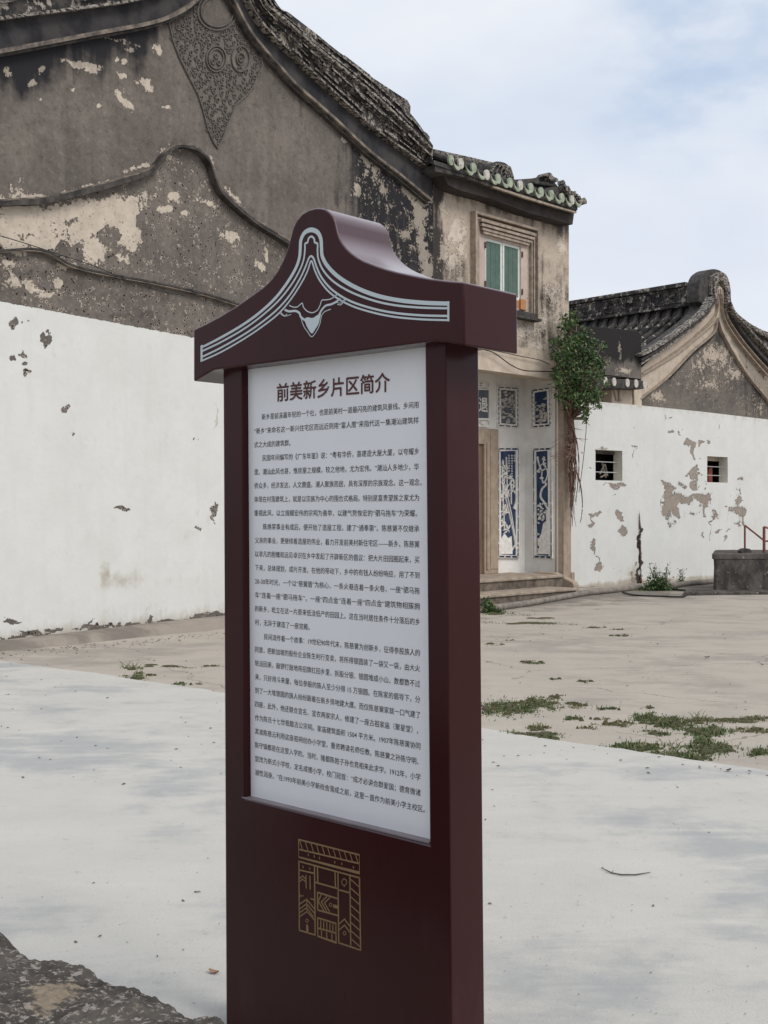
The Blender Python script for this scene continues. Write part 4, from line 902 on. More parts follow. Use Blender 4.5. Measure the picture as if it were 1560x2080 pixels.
    d['grime'] = .9 * sm(py - base, -16, 0) + .5 * sm(-(py - yl), -30, 5) + blob(px, py, q([(520, 450, 60, 260, .35), (480, 1300, 50, 90, 1.0), (420, 300, 60, 120, .4), (560, 1050, 40, 200, .4), (1300, 800, 140, 120, .45), (900, 760, 250, 140, .4), (320, 760, 60, 60, .4), (240, 270, 60, 20, .8)]))
    return d
usC = np.unique(np.concatenate([np.linspace(uC0, Cw.u(1570), 330), np.linspace(Cw.u(1572), uC1, 40), W1[:2], W2[:2]]))
zmin = -.25
ztc = np.interp(usC, cu, cz)
# straight rows up to the window heads, then rows fitted to the sloping top, so both openings stay square
zs_lo = np.unique(np.concatenate([np.linspace(zmin, max(W1[3], W2[3]), 230), W1[2:], W2[2:]]))
zh = zs_lo[-1]
wallgrid('wall', Cw, usC, None, 0, M['wallC'], yard, masksC, zs=zs_lo, holes=[W1, W2])
wallgrid('wall', Cw, usC, lambda u: (np.full(len(u), zh), np.interp(u, cu, cz)), 60, M['wallC'], yard, masksC)
mb = MB()
cols = [(uC0, W1[0]), (W1[0], W1[1]), (W1[1], W2[0]), (W2[0], W2[1]), (W2[1], uC1)]
for i, (a, b) in enumerate(cols):
    wnd = {1: W1, 3: W2}.get(i)
    zt0, zt1 = np.interp([a, b], cu, cz) - .01
    if wnd:
        mb.prism(Cw, [(a, zmin), (b, zmin), (b, wnd[2]), (a, wnd[2])], -.008, -.26); mb.prism(Cw, [(a, wnd[3]), (b, wnd[3]), (b, zt1), (a, zt0)], -.008, -.26)
    else: mb.prism(Cw, [(a, zmin), (b, zmin), (b, zt1), (a, zt0)], -.008, -.26)
build(mb, 'wall_core', simple('cream_reveal', (.74, .71, .62), (.62, .59, .51), 5, .9, .3, .006), yard)
for k, w in enumerate((W1, W2)):
    dep = (.22, .27)[k]
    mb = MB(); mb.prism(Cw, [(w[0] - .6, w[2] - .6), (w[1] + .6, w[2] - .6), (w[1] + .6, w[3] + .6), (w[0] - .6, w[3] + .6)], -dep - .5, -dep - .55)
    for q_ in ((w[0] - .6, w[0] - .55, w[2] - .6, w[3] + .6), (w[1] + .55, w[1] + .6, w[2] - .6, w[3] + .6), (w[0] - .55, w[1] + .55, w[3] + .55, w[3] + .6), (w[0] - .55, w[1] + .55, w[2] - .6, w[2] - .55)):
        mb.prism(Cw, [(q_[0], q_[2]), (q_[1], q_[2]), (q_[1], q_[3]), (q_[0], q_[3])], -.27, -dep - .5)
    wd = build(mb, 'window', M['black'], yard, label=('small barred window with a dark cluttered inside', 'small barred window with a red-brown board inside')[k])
    mb = MB()
    if k == 0:
        for a, b in (((.1, .2), (.35, .5)), ((.35, .5), (.5, .15)), ((.2, .55), (.42, .1)), ((.12, .1), (.5, .22))):
            mb.tube([Cw.P(w[0] + .5 + a[0] * .8, w[2] + a[1] * .8, -dep - .1), Cw.P(w[0] + .5 + b[0] * .8, w[2] + b[1] * .8, -dep - .12)], .022, 6)
        build(mb, 'rubble', M['pipe'], wd)
        mb = MB(); mb.prism(Cw, [(w[0] - .02, w[3] - .08), (w[1] + .02, w[3] - .08), (w[1] + .02, w[3] + .02), (w[0] - .02, w[3] + .02)], -dep, -dep - .05); build(mb, 'inner_frame', M['tank'], wd)
    else:
        for i in range(3):
            a = w[0] + .545 + i * .062
            mb = MB(); mb.prism(Cw, [(a, w[2] - .1), (a + .058, w[2] - .1), (a + .058, w[3] - .22 - .06 * (i == 0)), (a, w[3] - .26 - .1 * (i == 0))], -dep - .04, -dep - .06); build(mb, 'board', M['redwood'], wd)
        mb = MB(); mb.prism(Cw, [(w[0] - .02, w[3] - .1), (w[1] + .02, w[3] - .1), (w[1] + .02, w[3] + .02), (w[0] - .02, w[3] + .02)], -dep, -dep - .05); build(mb, 'inner_frame', M['cream'], wd)
    for f in (.28, .62):
        z_ = w[2] + (w[3] - w[2]) * f
        mb = MB(); mb.tube([Cw.P(w[0], z_, -dep * .7), Cw.P(w[1], z_, -dep * .7)], .012, 6); build(mb, 'window_bar', M['bars'], wd)

# ------------------------------------------------------------------ rear house with its horse-head gable
rear = thing('rear_house', Cw.P(Cw.u(1450), 0, -.6), 'low old house with a rounded gable peak behind the whitewashed wall', 'house')
GW = -.25
outl = [(685, 1140), (685, 840), (760, 770), (900, 660), (1060, 540), (1150, 455), (1195, 380), (1205, 300), (1215, 235), (1255, 215), (1280, 260), (1285, 400), (1320, 480), (1400, 590), (1480, 690), (1600, 820), (1800, 1010), (2100, 1260), (2300, 1420)]
gp = [Cw.uz(*z4(*p), GW) for p in outl]; gu = np.array([p[0] for p in gp[1:]]); gzz = np.array([p[1] for p in gp[1:]])
def masksG(px, py, U, Z):
    d = {}; x = (px - 1100) * 3.391; y = (py - 500) * 3.391
    inl = np.interp(x, [690, 880, 1050, 1190, 1222, 1250, 1400, 1560, 2100], [1050, 900, 720, 600, 480, 600, 850, 1050, 1700])
    band = sm(inl - y, -6, 10)
    d['pale'] = np.clip(band * .95, 0, 1) * np.clip(1 - .25 * sm(x, 1300, 1400), 0, 1) - .25 * blob(x, y, [(1060, 640, 30, 60), (880, 720, 60, 20), (1210, 330, 20, 60), (700, 950, 20, 40)])
    d['pale'] = np.maximum(d['pale'], blob(x, y, [(800, 1040, 60, 50, .75), (1200, 760, 160, 120, .70), (1080, 830, 90, 60, .66), (1330, 880, 90, 80, .66), (1150, 950, 200, 70, .56), (1500, 1120, 60, 60, .6), (900, 960, 60, 50, .52)]))
    d['soot'] = .55 * blob(x, y, [(1220, 640, 60, 110), (1400, 960, 160, 120, .7), (1260, 260, 60, 120, 1.2), (1500, 1000, 90, 200, 1)]) + .8 * sm(x - y * .6, 720, 1000) * sm(x, 1280, 1330) * (1 - sm(y - inl, -40, 0)) + .15
    d['pit'] = blob(x, y, [(1100, 850, 200, 150, 1), (1500, 1080, 200, 120, 1), (1200, 1000, 300, 120, .9)])
    d['paint'] = np.full_like(px, -1); return d
usG = np.linspace(gu[0], gu[-1], 260)
wallgrid('wall', Cw, usG, lambda u: (np.full(len(u), 3.5), np.interp(u, gu, gzz)), 150, M['wallG'], rear, masksG, w=GW)
mb = MB(); mb.prism(Cw, [(gu[0], 3.5)] + list(zip(gu, gzz)) + [(gu[-1], 3.5)], GW - .02, GW - .4); build(mb, 'wall_core', M['moulddark'], rear)
def rb(px, w, w0, w1, mat, nm='moulding', n=5, **k):
    mb = MB(); mb.pxribbon(Cw, lerp_px([z4(*p) for p in px], n), w, w0, w1); return build(mb, nm, M[mat], rear, smooth=40, **k)
rakeL = [(1200, 390), (1150, 465), (1060, 548), (900, 668), (780, 752), (688, 812)]
rakeL2 = [(1192, 350), (1140, 440), (1050, 520), (890, 636), (770, 712), (690, 750)]
rakeR = [(1290, 400), (1322, 485), (1400, 600), (1480, 700), (1600, 830), (1800, 1020), (2300, 1430)]
rakeR2 = [(1305, 385), (1345, 470), (1430, 565), (1520, 665), (1640, 785), (1850, 985), (2350, 1400)]
rb(rakeL, 3.2, GW + .22, GW - .02, 'coping', 'coping'); rb(rakeL2, 5, GW + .30, GW + .05, 'coping', 'coping_rail'); rb([(a[0] * .5 + b[0] * .5, a[1] * .5 + b[1] * .5 + 3) for a, b in zip(rakeL, rakeL2)], 5, GW + .24, GW - .4, 'tile', 'coping')
rb(rakeR, 7, GW + .2, GW - .3, 'tile', 'coping'); rb(rakeR2, 4, GW + .32, GW + .1, 'coping', 'coping_rail')
rb([(a[0] - 22, a[1] + 30) for a in rakeR], 3, GW + .12, GW, 'creamdark')
for k_, (dx, c) in enumerate(((0, 'creamdark'), (10, 'cream'), (18, 'creamdark'))):
    rb([(1210 - dx * .2, 300 + dx * 3), (1222 - dx * .3, 420 + dx * 2), (1190, 500 + dx * 2), (1080, 610 + dx), (930, 730 + dx), (700 - dx, 880 + dx)], 1.6, GW + .1 - k_ * .02, GW, c)
rb([(1218, 500), (1190, 600), (1050, 720), (880, 900), (690, 1050)], 2.2, GW + .09, GW, 'creamdark'); rb([(1216, 520), (1180, 630), (1050, 745), (890, 912)], 1.6, GW + .05, GW, 'moulddark')
rb([(1225, 500), (1262, 610), (1400, 850), (1560, 1050), (1800, 1340)], 2.6, GW + .09, GW, 'creamdark'); rb([(1250, 300), (1262, 480), (1330, 610), (1430, 740), (1560, 890)], 2.0, GW + .1, GW, 'creamdark')
for x0 in (1215, 1226, 1238): rb([(x0 - (1226 - x0) * .2, 330), (x0, 300), (1226 + (x0 - 1226) * .6, 280 + abs(x0 - 1226)), (1246, 300), (1252, 360)], 1.5, GW + .13, GW, 'cream', n=3)
# rounded peak
def peak(pts, w0, w1, mat, nm, **k):
    mb = MB(); mb.pxprism(Cw, lerp_px([z4(*p) for p in pts], 4)[:-1] if pts[0] == pts[-1] else lerp_px([z4(*p) for p in pts], 4), w0, w1); return build(mb, nm, M[mat], rear, smooth=35, bevel=.02, **k)
peak([(1200, 400), (1196, 340), (1190, 280), (1192, 230), (1205, 195), (1235, 178), (1268, 190), (1292, 235), (1304, 300), (1308, 380), (1325, 450), (1350, 490), (1330, 500), (1290, 420), (1276, 330), (1262, 262), (1236, 240), (1212, 262), (1210, 330), (1212, 400)], GW + .14, GW - .3, 'coping', 'gable_peak', label='pale rounded arch of the gable peak')
peak([(1085, 380), (1086, 300), (1092, 240), (1112, 195), (1150, 165), (1190, 157), (1232, 168), (1275, 205), (1300, 270), (1306, 360), (1290, 420), (1200, 420), (1150, 440)], GW - .02, GW - .40, 'tile', 'ridge_end')
peak([(1170, 330), (1175, 250), (1190, 210), (1200, 215), (1190, 260), (1184, 340)], GW + .08, GW - .02, 'coping', 'moulding')
# ridge wall and tiled slope running back from the gable
pk = Cw.uz(*z4(1095, 268), GW - .9); zr = pk[1]; ur = Cw.uz(*z4(1225, 300), GW)[0]
mb = MB(); mb.box(Cw.P(ur - .16, zr - .62, GW - .9), Cw.d * .32, -Cw.n * 11, Vector((0, 0, .5))); build(mb, 'ridge', M['lichen'], rear, bevel=.02)
mb = MB(); mb.box(Cw.P(ur - .24, zr - .12, GW - .9), Cw.d * .48, -Cw.n * 11, Vector((0, 0, .12))); mb.box(Cw.P(ur - .22, zr - .66, GW - .9), Cw.d * .44, -Cw.n * 11, Vector((0, 0, .07))); build(mb, 'ridge_coping', M['lichen'], rear, bevel=.02)
for i in range(10):
    mb = MB(); a = GW - 1.1 - i * .95
    q = [Cw.P(ur - .175, zr - .52, a), Cw.P(ur - .175, zr - .52, a - .85), Cw.P(ur - .175, zr - .17, a - .85), Cw.P(ur - .175, zr - .17, a)]
    for e in range(4):
        mb.tube([q[e], q[(e + 1) % 4]], .018, 5)
    for k in range(6):
        c = q[0].lerp(q[1], random.uniform(.15, .85)); c.z = zr - random.uniform(.25, .45); mb.tube([c + Vector((0, 0, -.05)), c + Cw.d * -.02 + Vector((0, 0, .05)), c - Cw.n * .09], .02, 5)
    build(mb, 'ridge_panel', M['lichen'], rear)
sl = [Cw.uz(*z4(*p), GW - .2) for p in [(1215, 330), (1150, 465), (1060, 548), (900, 668), (780, 752), (688, 812), (560, 900)]]
sl[0] = (ur, zr - .55)
mb = MB(); vs = []
for w in (GW - .2, GW - 11):
    vs += [Cw.P(u, z - .05, w) for u, z in sl] + [Cw.P(u, z - .2, w) for u, z in sl]
n = len(sl); fs = []
for i in range(n - 1): fs += [(i, i + 1, 2 * n + i + 1, 2 * n + i), (n + i, 3 * n + i, 3 * n + i + 1, n + i + 1)]
mb.add(vs, fs); build(mb, 'roof', M['tile'], rear)
me0 = None
for i in range(26):
    if me0 is None:
        mb = MB(); mb.tube([Cw.P(u, z + .02, GW - .75) for u, z in sl], .085, 7); o = build(mb, 'tile_row', M['lichen'], rear, smooth=True); me0 = o.data
    else:
        o = bpy.data.objects.new('tile_row', me0); COL.objects.link(o); o.parent = rear; ORG[o.name] = ORG[rear.name]; o.location = -Cw.n * .36 * i
# roof of the far side of the same house seen past the right rake
def far(pts, w0, w1, mat, nm): 
    mb = MB(); mb.pxprism(Cw, [z4(*p) for p in pts], w0, w1); return build(mb, nm, M[mat], rear)
far([(1330, 440), (1345, 462), (1430, 528), (1490, 570), (1520, 578), (1600, 605), (1800, 700), (1800, 960), (1640, 790), (1430, 570)], GW - .6, GW - 2.5, 'lichen', 'roof')
for k in range(7):
    rb([(1370 + k * 34, 500 + k * 18), (1400 + k * 36, 520 + k * 20), (1450 + k * 40, 560 + k * 26)], 2.4, GW - .45, GW - .7, 'coping', 'roof_tile', n=2)
# side chamber: dark parapet block, little eave and openings
mb = MB(); pts = [(225, 556), (330, 552), (560, 572), (660, 588), (688, 612), (690, 740), (684, 905), (225, 905)]
mb.pxprism(Cw, [z4(*p) for p in pts], GW + .10, GW - 1.2)
def masksP(px, py, U, Z):
    x = (px - 1100) * 3.391; y = (py - 500) * 3.391
    return {'soot': .95 * (1 - sm(y, 720, 860)) + .15, 'pale': blob(x, y, [(540, 700, 14, 80, .7), (560, 860, 60, 30, .8), (450, 800, 60, 60, .55)]), 'paint': np.full_like(px, -1), 'pit': np.full_like(px, .3)}
build(mb, 'parapet_core', M['moulddark'], rear)
ua, ub = Cw.u(z4(225, 0)[0], GW + .11), Cw.u(z4(686, 0)[0], GW + .11)
ptop = np.array([Cw.uz(*z4(*p), GW + .11) for p in [(225, 558), (330, 554), (560, 574), (660, 590), (688, 614)]]); zb_ = Cw.uz(*z4(600, 905), GW + .11)[1]
wallgrid('parapet', Cw, np.linspace(ua, ub, 120), lambda u: (np.full(len(u), zb_), np.interp(u, ptop[:, 0], ptop[:, 1])), 60, M['wallG'], rear, masksP, w=GW + .115)
mb = MB(); mb.pxprism(Cw, [z4(*p) for p in [(225, 896), (330, 905), (560, 915), (700, 925), (715, 965), (700, 985), (225, 970)]], GW + .42, GW - .2); build(mb, 'eave', M['tile'], rear, bevel=.02)
for x, y in ((500, 935), (440, 930), (592, 942), (652, 946), (712, 955)):
    c = Cw.uz(*z4(x, y), GW + .45); mb = MB(); mb.disc(Cw, c[0], c[1], .075, .10, GW + .46, GW + .43, 14); build(mb, 'cap_tile', M['reliefgrey'], rear)
mb = MB(); mb.pxprism(Cw, [z4(*p) for p in [(484, 960), (690, 965), (690, 1110), (484, 1100)]], GW + .06, GW - .4); mb.pxprism(Cw, [z4(*p) for p in [(225, 950), (408, 955), (408, 1100), (225, 1100)]], GW + .06, GW - .4); build(mb, 'wall', M['cream'], rear, label='plaster wall under the small eave')
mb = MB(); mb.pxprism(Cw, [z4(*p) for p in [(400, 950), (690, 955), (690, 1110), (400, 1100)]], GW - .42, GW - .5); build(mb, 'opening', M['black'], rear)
mb = MB(); pass
for q_, w_ in (([(538, 965), (540, 1070)], 3), ([(500, 985), (520, 1060), (560, 1060)], 2), ([(636, 970), (640, 1090)], 3)):
    mb = MB(); mb.pxribbon(Cw, [z4(*p) for p in q_], w_, GW + .1, GW + .05); build(mb, 'moulding', M['creamdark'], rear)

# ------------------------------------------------------------------ water tank with railing, pipe
tb = ground(1449, 1204); tz1 = EYE - (1124 - HY) / F * tb.y
tp = Plane.__new__(Plane); tp.d = Vector((.995, .10, 0)).normalized(); tp.n = Vector((tp.d.y, -tp.d.x, 0)); tp.p = Vector((tb.x, tb.y, 0))
tank = thing('stone_tank', (tb.x + 1.8, tb.y + 1, gz(tb.y)), 'low black-stained concrete tank with a rusty red railing by the wall', 'tank')
mb = MB(); nn = 40; ring = []
def rr_(L, W, r=.12, k=5):
    out = []
    for cx, cy, a in ((L - r, r, -90), (L - r, W - r, 0), (r, W - r, 90), (r, r, 180)):
        for i in range(k + 1):
            t = math.radians(a + 90 * i / k); out.append((cx + r * math.cos(t), cy + r * math.sin(t)))
    return out
base = rr_(4.2, 2.4)
TB = Vector((.29, .957, 0))
def tpt(u, w, z): q = tp.p + tp.d * u + TB * w; return Vector((q.x, q.y, z))
lv = []
for zz, ins in ((-.3, 0), (.1, .0), (.4, .01), (tz1 - .13, .0), (tz1 - .12, -.03), (tz1 - .02, -.03), (tz1, .0), (tz1, .3)):
    for i, (a, b) in enumerate(base):
        j = mn.noise((a * 2, b * 2, zz * 2)) * .02
        cx, cy = 2.1, 1.2; lv.append(tpt(a + (cx - a) * ins * .5 + j, b + (cy - b) * ins * .5 + j, zz))
k = len(base); mb.add(lv, [(r * k + i, r * k + (i + 1) % k, (r + 1) * k + (i + 1) % k, (r + 1) * k + i) for r in range(7) for i in range(k)] + [tuple(7 * k + i for i in range(k))])
build(mb, 'basin', M['tank'], tank, smooth=30)
mb = MB(); mb.box(tpt(-.62, -.75, -.3), tp.d * 6, TB * .9, Vector((0, 0, .3 + .0 - .11 + .02))); build(mb, 'apron', M['tank'], tank, bevel=.015)
T2 = tp.off(-.25)
rail = thing('railing', T2.P(T2.u(1533), tz1), 'rusty red pipe railing standing on the dark stone tank', 'railing')
ztop_ = T2.uz(1513, 1067)[1]
for x, y0 in ((1513, 1067), (1552, 1070), (1640, 1076)):
    mb = MB(); u_ = T2.u(x); mb.tube([T2.P(u_, tz1 - .02), T2.P(u_, T2.uz(x, y0)[1])], .022 if x < 1530 else .032, 8); build(mb, 'post', M['redrail'], rail)
for a, b in (((1513, 1067), (1552, 1098)), ((1552, 1070), (1640, 1100)), ((1552, 1099), (1640, 1100))):
    mb = MB(); mb.tube([T2.at(*a), T2.at(*b)], .02, 8); build(mb, 'rail', M['redrail'], rail)
mb = MB(); mb.disc(T2, T2.u(1513), tz1 + .03, .13, .07, .12, -.12, 12); build(mb, 'post_foot', M['tank'], rail, bevel=.02)
pp = [(900, 1252), (960, 1243), (1070, 1228), (1190, 1206), (1250, 1200), (1300, 1194)]
mb = MB(); mb.tube([ground(x, y + 3) + Vector((0, 0, .045)) for x, y in pp], .062, 10)
top(mb, 'drain_pipe', M['pipe'], ground(1100, 1225), 'grey drain pipe lying in front of the porch step', 'pipe', smooth=40)
mb = MB(); mb.tube([ground(x, y + 3) + Vector((0, 0, .05)) for x, y in [(1360, 1192), (1400, 1187), (1452, 1182)]], .07, 10)
top(mb, 'drain_pipe', M['pipe'], ground(1400, 1190), 'grey drain pipe between the weeds and the dark tank', 'pipe', smooth=40)
mb = MB(); mb.tube([ground(x, y) + Vector((0, 0, .02)) for x, y in lerp_px([(1265, 1205), (1290, 1211), (1340, 1213), (1385, 1214), (1400, 1208), (1440, 1205), (1365, 1199)], 4)], .02, 6)
top(mb, 'hose', M['wire'], ground(1340, 1213), 'dark hose lying loosely on the concrete beside the weeds', 'hose', smooth=True)
mb = MB(); q0 = Cw.at(1299, 1150, .05); g0 = Cw.uz(1299, 1196, .05)[1]
nst = 26; mb.tube([Cw.P(Cw.u(1300 - 3 * t) + random.uniform(-.012, .012), -.15 + 1.75 * t, .03) for t in np.linspace(0, 1, nst)], [.72 * (.030 + .018 * mn.noise((t * 9, 0, 0)) + random.uniform(-.008, .008)) * (1 if t < .85 else max(.15, (1 - t) / .15)) for t in np.linspace(0, 1, nst)], 8)
top(mb, 'crack_rod', M['iron'], Cw.P(Cw.u(1300), -.15, .06), 'rod for a brown stained stake standing against the white wall above weeds', 'fissure')  # rod added in place of a dark stained crack in the wall

# ------------------------------------------------------------------ cables
def cable(pl, pts, w, r, label, cat='cable'):
    mb = MB(); P = [pl.at(x, y, w) for x, y in lerp_px(pts, 6)]; mb.tube(P, r, 5); return top(mb, 'cable', M['wire'], P[0], label, cat)
cable(B, [z5(*p) for p in [(60, 20), (110, 35), (200, 62), (270, 110), (340, 160), (430, 200), (540, 208), (680, 212)]], .12, .012, 'black cable sagging across the cream porch beam')
cable(B, [z5(*p) for p in [(60, 25), (200, 45), (400, 88), (560, 120), (640, 155)]], .09, .009, 'thin upper cable running straighter above the porch beam')
cable(A, [(-60, 462), (0, 479), (60, 497), (120, 517), (190, 540), (260, 570), (330, 592), (372, 600)], .25, .006, 'thin cable crossing the peeling plaster of the left gable')
cable(Cw, [(1192, 830), (1190, 880), (1184, 940), (1176, 1000)], .3, .008, 'thin hanging wire beside the shrub roots')

# ------------------------------------------------------------------ shrub rooted in the porch corner
def leaves_mesh(pts, size, nrm=None):
    mb = MB(); tone = []
    for p in pts:
        L = size * random.uniform(.5, 1.5); a = Vector((random.gauss(0, 1), random.gauss(0, 1), random.gauss(-.25, .8))).normalized()
        b = a.cross(Vector((random.gauss(0, 1), random.gauss(0, 1), random.gauss(0, 1)))).normalized(); c = a.cross(b)
        w = L * .24; q = [p, p + a * L * .4 + b * w + c * w * .4, p + a * L, p + a * L * .4 - b * w + c * w * .4, p + a * L * .5]
        mb.add(q, [(0, 1, 4), (1, 2, 4), (4, 2, 3), (0, 4, 3)]); t = random.random(); tone += [t] * 5
    return mb, tone
def addtone(o, tone):
    a = o.data.attributes.new('tone', 'FLOAT', 'POINT'); a.data.foreach_set('value', np.array(tone, np.float32))
rt = B.at(1158, 850, .15)
shrub = thing('shrub', rt, 'leafy green shrub growing out of the wall corner beside the porch', 'shrub')
cl = [(1152, 668, 15, 16), (1163, 655, 10, 10), (1148, 700, 20, 22), (1172, 700, 24, 22), (1190, 690, 16, 12), (1200, 715, 22, 18), (1155, 735, 24, 24), (1185, 745, 28, 24), (1210, 745, 16, 16), (1142, 765, 14, 18), (1170, 775, 26, 22), (1200, 778, 22, 20), (1155, 800, 20, 18), (1185, 808, 26, 20), (1175, 825, 12, 10), (1210, 800, 14, 14), (1186, 845, 6, 8), (1135, 740, 10, 20), (1137, 810, 7, 14), (1222, 700, 7, 5), (1212, 725, 12, 12), (1128, 720, 8, 10), (1218, 765, 9, 12), (1140, 785, 16, 16), (1196, 835, 8, 10), (1160, 640, 7, 6), (1228, 735, 7, 6), (1232, 780, 5, 5), (1170, 645, 6, 9), (1126, 690, 6, 6), (1124, 760, 6, 7), (1203, 690, 8, 5), (1190, 855, 4, 6), (1216, 822, 6, 7), (1150, 828, 6, 9)]
mbb = MB(); tips = []
for cx, cy, rx, ry in cl:
    k = 93 / F * 26
    tip = B.at(cx, cy, random.uniform(.15, .6)); mid = rt.lerp(tip, .5) + Vector((random.uniform(-.1, .1), -.1, random.uniform(-.05, .1)))
    mbb.tube([rt, mid, tip], [.03, .018, .007], 5)
build(mbb, 'branches', M['bark'], shrub, smooth=True)
for half in range(2):
    pts = []
    for i, (cx, cy, rx, ry) in enumerate(cl):
        if i % 2 != half: continue
        n_ = int(rx * ry * .72) + 12
        sub = [(random.gauss(0, .5), random.gauss(0, .5), random.gauss(0, .5)) for _ in range(max(3, n_ // 26))]
        for _ in range(n_):
            sx, sy, sz = random.choice(sub); r_ = random.choice((.25, .3, .5))
            a, b, c = sx + random.gauss(0, r_), sy + random.gauss(0, r_), sz + random.gauss(0, r_)
            pts.append(B.at(cx + a * rx * .84, cy + b * ry * .92, .42 + c * .32))
    mb, tone = leaves_mesh(pts, .085); o = build(mb, 'foliage', M['leaf'], shrub); addtone(o, tone)
mb = MB(); r3 = random.Random(11)
def root(pts, r0, r1, w=.12):
    P = [B.at(x, y, w + r3.uniform(-.02, .05)) for x, y in lerp_px(pts, 4)]; m = len(P); mb.tube(P, list(np.linspace(r0, r1, m)), 6)
root([(1155, 820), (1158, 870), (1160, 920), (1162, 960), (1166, 1000)], .07, .02)
root([(1160, 850), (1166, 900), (1168, 950), (1165, 985)], .06, .02); root([(1162, 900), (1158, 950), (1160, 990), (1158, 1030)], .04, .01)
root([(1160, 860), (1172, 900), (1176, 950), (1172, 1000), (1170, 1020)], .02, .006, .2); root([(1168, 950), (1178, 980), (1183, 1020), (1181, 1050), (1178, 1062)], .02, .006, .3)
root([(1158, 940), (1162, 1000), (1165, 1040), (1170, 1070)], .015, .004, .2); root([(1160, 1000), (1160, 1040), (1163, 1060)], .012, .004, .2)
for k in range(26):
    x0, y0 = r3.uniform(1152, 1166), r3.uniform(868, 940); s_ = r3.choice((-1, -1, 1)); L = r3.uniform(12, 44)
    root([(x0, y0), (x0 + s_ * L * .4, y0 + r3.uniform(-4, 8)), (x0 + s_ * L * (.8 if s_ > 0 else 1), y0 + r3.uniform(0, 24))], .010, .003, .18)
for k in range(30):
    x0, y0 = r3.uniform(1154, 1168), r3.uniform(880, 980); root([(x0, y0), (x0 + r3.uniform(-4, 5), y0 + 30), (x0 + r3.uniform(-6, 8), y0 + r3.uniform(50, 100))], .016, .004, .16)
build(mb, 'aerial_roots', M['bark'], shrub, smooth=True)

# ------------------------------------------------------------------ weeds and grass
def weeds(cx, cy, rx, ry, h, n, label, stems=0):
    p0 = ground(cx, cy); k = p0.y / F
    t = thing('weed_clump', p0, label, 'weeds')
    pts = []
    for _ in range(n):
        a = random.gauss(0, .5); z = abs(random.gauss(0, .45)) * h * max(.15, 1 - a * a)
        pts.append(Vector((p0.x + a * rx * k, p0.y + random.gauss(0, .12), p0.z + z)))
    mb, tone = leaves_mesh(pts, .06); o = build(mb, 'foliage', M['leaf'], t); addtone(o, tone)
    if stems:
        mb = MB(); lf = []
        for i in range(stems):
            x = p0.x + random.uniform(-.6, .7) * rx * k; hh = h * random.uniform(1.0, 1.9); b = Vector((x, p0.y + random.uniform(-.1, .1), p0.z))
            P = [b, b + Vector((random.uniform(-.06, .06), 0, hh * .5)), b + Vector((random.uniform(-.12, .12), 0, hh))]
            mb.tube(P, [.009, .006, .003], 4)
            lf += [P[1].lerp(P[2], random.random()) + Vector((random.uniform(-.06, .06), 0, random.uniform(-.04, .04))) for _ in range(9)]
        build(mb, 'stems', M['grass'], t)
        m2, tone = leaves_mesh(lf, .045); o = build(m2, 'foliage', M['leaf'], t); addtone(o, tone)
weeds(1335, 1199, 32, 10, .34, 1500, 'green weeds growing at the foot of the white wall next to the stake', 16)
weeds(990, 1243, 26, 10, .2, 800, 'low green weeds by the lower porch step beside the sign')
weeds(1384, 1174 + 10, 8, 4, .2, 60, 'small wispy weed tuft at the wall foot left of the dark tank', 4)
patches = [(1010, 1246, 40, 3, .03, 1), (1000, 1238, 22, 6, .08, 1.5), (1068, 1266, 92, 2.2, .02, .9), (1100, 1256, 34, 2, .02, .5), (1206, 1275, 27, 1.6, .02, .7), (1259, 1279, 16, 1.6, .02, .9), (1263, 1291, 22, 2, .02, .9), (1006, 1309, 24, 2.4, .02, .8), (1034, 1301, 15, 1.5, .02, .8), (1076, 1345, 28, 1.8, .02, 1), (1124, 1379, 13, 1.5, .02, .9), (1190, 1384, 18, 1.8, .02, .9),
    (1000, 1438, 26, 12, .025, 1), (1040, 1438, 40, 12, .03, 1.5), (1085, 1432, 30, 12, .03, 1.5), (1110, 1430, 24, 8, .025, .8), (1128, 1417, 24, 4, .025, .7), (1168, 1432, 20, 6, .03, .8), (1241, 1440, 20, 3.4, .03, 1), (1164, 1461, 18, 4, .03, .9), (1212, 1460, 22, 2, .02, .5), (1249, 1470, 32, 5, .03, .8), (1093, 1479, 26, 5, .03, .6), (1190, 1478, 17, 2.6, .02, .7),
    (1315, 1458, 28, 8, .03, 1.2), (1345, 1466, 40, 10, .035, 1.4), (1375, 1476, 28, 6, .03, 1), (1318, 1437, 11, 2, .02, .7), (1417, 1464, 32, 5, .035, .8), (1480, 1464, 50, 4, .03, .7), (1535, 1460, 30, 5, .03, .8), (1420, 1485, 40, 7, .03, 1), (1448, 1484, 26, 10, .035, 1.6), (1530, 1484, 40, 5, .03, .7), (1339, 1490, 28, 4, .03, 1),
    (1070, 1492, 60, 4, .03, 1.2), (1110, 1500, 30, 4, .03, 1), (1300, 1522, 50, 5, .04, 1.2), (1370, 1535, 50, 5, .04, 1.3), (1415, 1542, 30, 3.5, .03, 1), (1278, 1515, 20, 5, .035, 1), (1325, 1515, 20, 5, .035, .8), (1440, 1520, 52, 12, .04, 1.6), (1430, 1506, 20, 6, .04, 1.4), (1550, 1528, 26, 7, .04, 1.4),
    (265, 1359, 24, 3.4, .04, .9), (275, 1377, 28, 5, .03, 1.2), (285, 1368, 10, 3, .04, .8), (370, 1389, 16, 4, .03, 1.2), (345, 1354, 50, 2, .02, .9), (432, 1353, 24, 1.6, .02, .8), (310, 1371, 20, 2, .02, .6), (470, 1352, 20, 1.6, .02, .8)]
gb, gt = MB(), []
